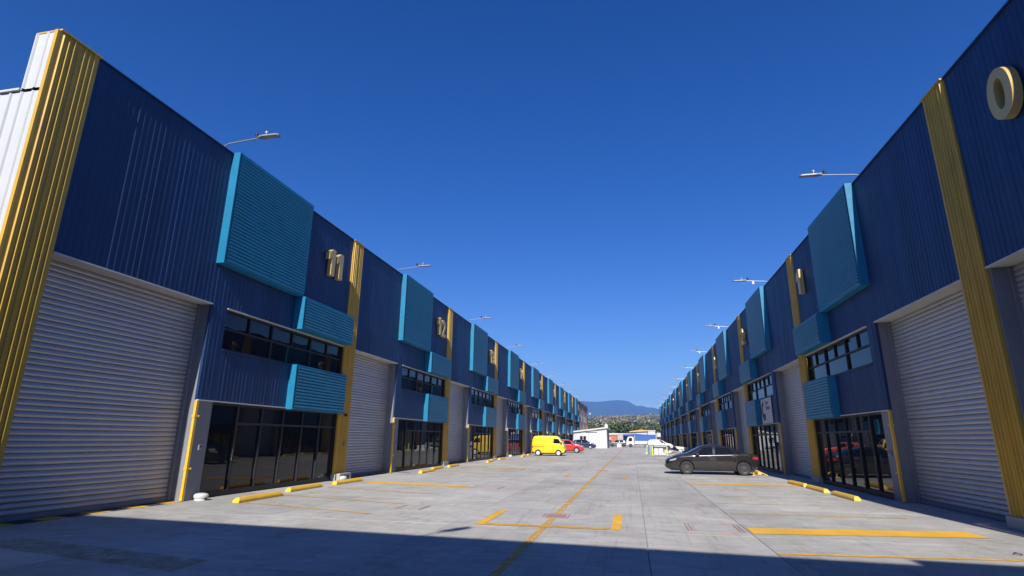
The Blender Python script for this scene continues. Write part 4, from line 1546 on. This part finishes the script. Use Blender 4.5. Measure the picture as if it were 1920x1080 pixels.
def leaf_mat(name, a, b_):
    M = bpy.data.materials.new(name)
    M.use_nodes = True
    t = M.node_tree
    bs = t.nodes['Principled BSDF']
    bs.inputs['Roughness'].default_value = .8
    bs.inputs['Specular IOR Level'].default_value = .2
    g = t.nodes.new('ShaderNodeNewGeometry')
    n = t.nodes.new('ShaderNodeTexNoise')
    n.inputs['Scale'].default_value = .05
    n.inputs['Detail'].default_value = 3
    t.links.new(g.outputs['Position'], n.inputs['Vector'])
    ad = t.nodes.new('ShaderNodeMath')
    ad.operation = 'ADD'
    mm = t.nodes.new('ShaderNodeMath')
    mm.operation = 'MULTIPLY'
    mm.inputs[1].default_value = .5
    t.links.new(g.outputs['Random Per Island'], mm.inputs[0])
    t.links.new(mm.outputs[0], ad.inputs[0])
    t.links.new(n.outputs['Fac'], ad.inputs[1])
    r = t.nodes.new('ShaderNodeValToRGB')
    r.color_ramp.elements[0].position = .45
    r.color_ramp.elements[0].color = (*a, 1)
    r.color_ramp.elements[1].position = 1.0
    r.color_ramp.elements[1].color = (*b_, 1)
    t.links.new(ad.outputs[0], r.inputs[0])
    t.links.new(r.outputs[0], bs.inputs['Base Color'])
    return M
leaf_green = leaf_mat('leaf_green', (.030, .050, .016), (.13, .15, .05))
leaf_dry = leaf_mat('leaf_dry', (.13, .11, .04), (.34, .27, .12))
def clump(mb, c, r_, n, rnd, sq=.8, ls=.35):
    for _ in range(n):
        a, z = rnd.uniform(0, 2*math.pi), rnd.uniform(-1, 1)
        q = math.sqrt(1-z*z)
        rad = r_*rnd.uniform(.55, 1.0)
        p = Vector((c[0]+rad*q*math.cos(a), c[1]+rad*q*math.sin(a), c[2]+rad*z*sq))
        nrm = Vector((q*math.cos(a)+rnd.uniform(-.6, .6), q*math.sin(a)+rnd.uniform(-.6, .6), z+rnd.uniform(-.3, .8))).normalized()
        e1 = nrm.orthogonal().normalized()
        e2 = nrm.cross(e1)
        s_ = r_*ls*rnd.uniform(.6, 1.3)
        mb.poly([tuple(p+e1*s_), tuple(p+e2*s_*.7), tuple(p-e1*s_), tuple(p-e2*s_*.7)])
rnd = random.Random(21)
mg, md_ = MB(), MB()
for k in range(5200):
    y = 190+750*rnd.random()**1.0
    hw = .075*y+22
    x = -.018*y+rnd.uniform(-1, 1)*hw
    z = hill_z(x, y)
    f = (y-190)/750
    r_ = rnd.uniform(.9, 2.6)*(1.7 if f < .35 else 1.15)
    green = rnd.random() > (.04+.80*f) 
    clump(mg if green else md_, (x, y, z+r_*.5), r_, 11, rnd, .8, .5)
for nme, q, mm_ in (('hillside_shrubs', mg, leaf_green), ('dry_brush', md_, leaf_dry)):
    o = q.build(nme, mm_)
    o['kind'] = 'stuff'
# a row of trees one can tell apart behind the boundary wall
def tree_meshes(seed):
    rn = random.Random(seed)
    tr = MB()
    tr.tube([(0, 0, -.2), (.05, 0, 1.2), (.1, .1, 2.6), (.05, .05, 4.0)], [.22, .17, .13, .07], 8)
    cr = MB()
    for k in range(9):
        a = rn.uniform(0, 6.28)
        d_ = rn.uniform(.3, 1.5)
        z = rn.uniform(2.6, 5.2)
        tip = (d_*math.cos(a), d_*math.sin(a), z)
        tr.tube([(.08, .06, rn.uniform(1.6, 3.0)), (tip[0]*.6, tip[1]*.6, z*.85), tip], [.09, .06, .03], 6)
        clump(cr, tip, rn.uniform(.8, 1.4), 75, rn, .75, .26)
    return tr.mesh('trunk', bark, 1, True), cr.mesh('crown', leaf_green)
tv = [tree_meshes(s) for s in (1, 2, 3)]
for k in range(26):
    x = -40+k*2.6+rnd.uniform(-1, 1)
    y = 178+rnd.uniform(-7, 9)
    t = thing('tree', 'bushy green tree behind the boundary wall at the foot of the hill', 'tree', (x, y, 0), rnd.uniform(0, 6), 'trees behind the boundary wall')
    s_ = rnd.uniform(.75, 1.35)
    t.scale = (s_*1.1, s_*1.1, s_)
    link('trunk', tv[k % 3][0], t)
    link('crown', tv[k % 3][1], t)

# mountain range
RID = [(-.9, .030), (-.5, .045), (-.25, .060), (-.13, .064), (-.0862, .0652), (-.06, .0640), (-.0211, .0672), (-.012, .0662), (-.0047, .0650), (.004, .0595), (.0104, .0566), (.016, .0575), (.022, .0560),
       (.0282, .0538), (.034, .0545), (.0477, .0512), (.08, .047), (.2, .038), (.5, .02), (.9, .008)]
MD = 4000.0
mb_ = MB()
nx, ny = 260, 26
for j in range(ny+1):
    for i in range(nx+1):
        az = -.9+1.8*i/nx
        if -.2 < az < .2 or True:
            az = math.copysign(abs(-1+2*i/nx)**1.7*.9, -1+2*i/nx)
        e = interp(RID, az)
        g = j/ny
        dist = 2600+(MD-2600)*g
        rough = 14*mn.noise(Vector((az*60, g*5, 3)))*math.sin(math.pi*g)+6*mn.noise(Vector((az*190, g*14, 8)))*math.sin(math.pi*min(1, g*1.02))
        z = (e*MD*1.0)*(g**1.25)*(1 if j < ny else 1)+rough-.3
        mb_.v.append((az*dist, dist, z))
for j in range(ny):
    for i in range(nx):
        q = j*(nx+1)+i
        mb_.f.append((q, q+1, q+nx+2, q+nx+1))
mo = mb_.build('mountain', mat('mountain_forest', (.05, .065, .045), .95, var=.25, vscale=.006), None, 1, True)
structure(mo)
# plain between hill and mountain, and to both sides
pl = MB().quad((-4000, 184, -.6), (4000, 184, -.6), (4000, 4100, -.6), (-4000, 4100, -.6)).build('plain', earth_m)
structure(pl)

# ------------------------------------------------------------------ air
hz = MB().box(-4050, 4050, -400, 4150, -1.7, 300)
M = bpy.data.materials.new('haze')
M.use_nodes = True
t = M.node_tree
for n in list(t.nodes):
    t.nodes.remove(n)
out = t.nodes.new('ShaderNodeOutputMaterial')
pv = t.nodes.new('ShaderNodeVolumePrincipled')
pv.inputs['Color'].default_value = (.16, .42, 1.0, 1)
pv.inputs['Density'].default_value = .0003
pv.inputs['Anisotropy'].default_value = 0.0
t.links.new(pv.outputs[0], out.inputs['Volume'])
ho = hz.build('haze', M)
ho['kind'] = 'stuff'
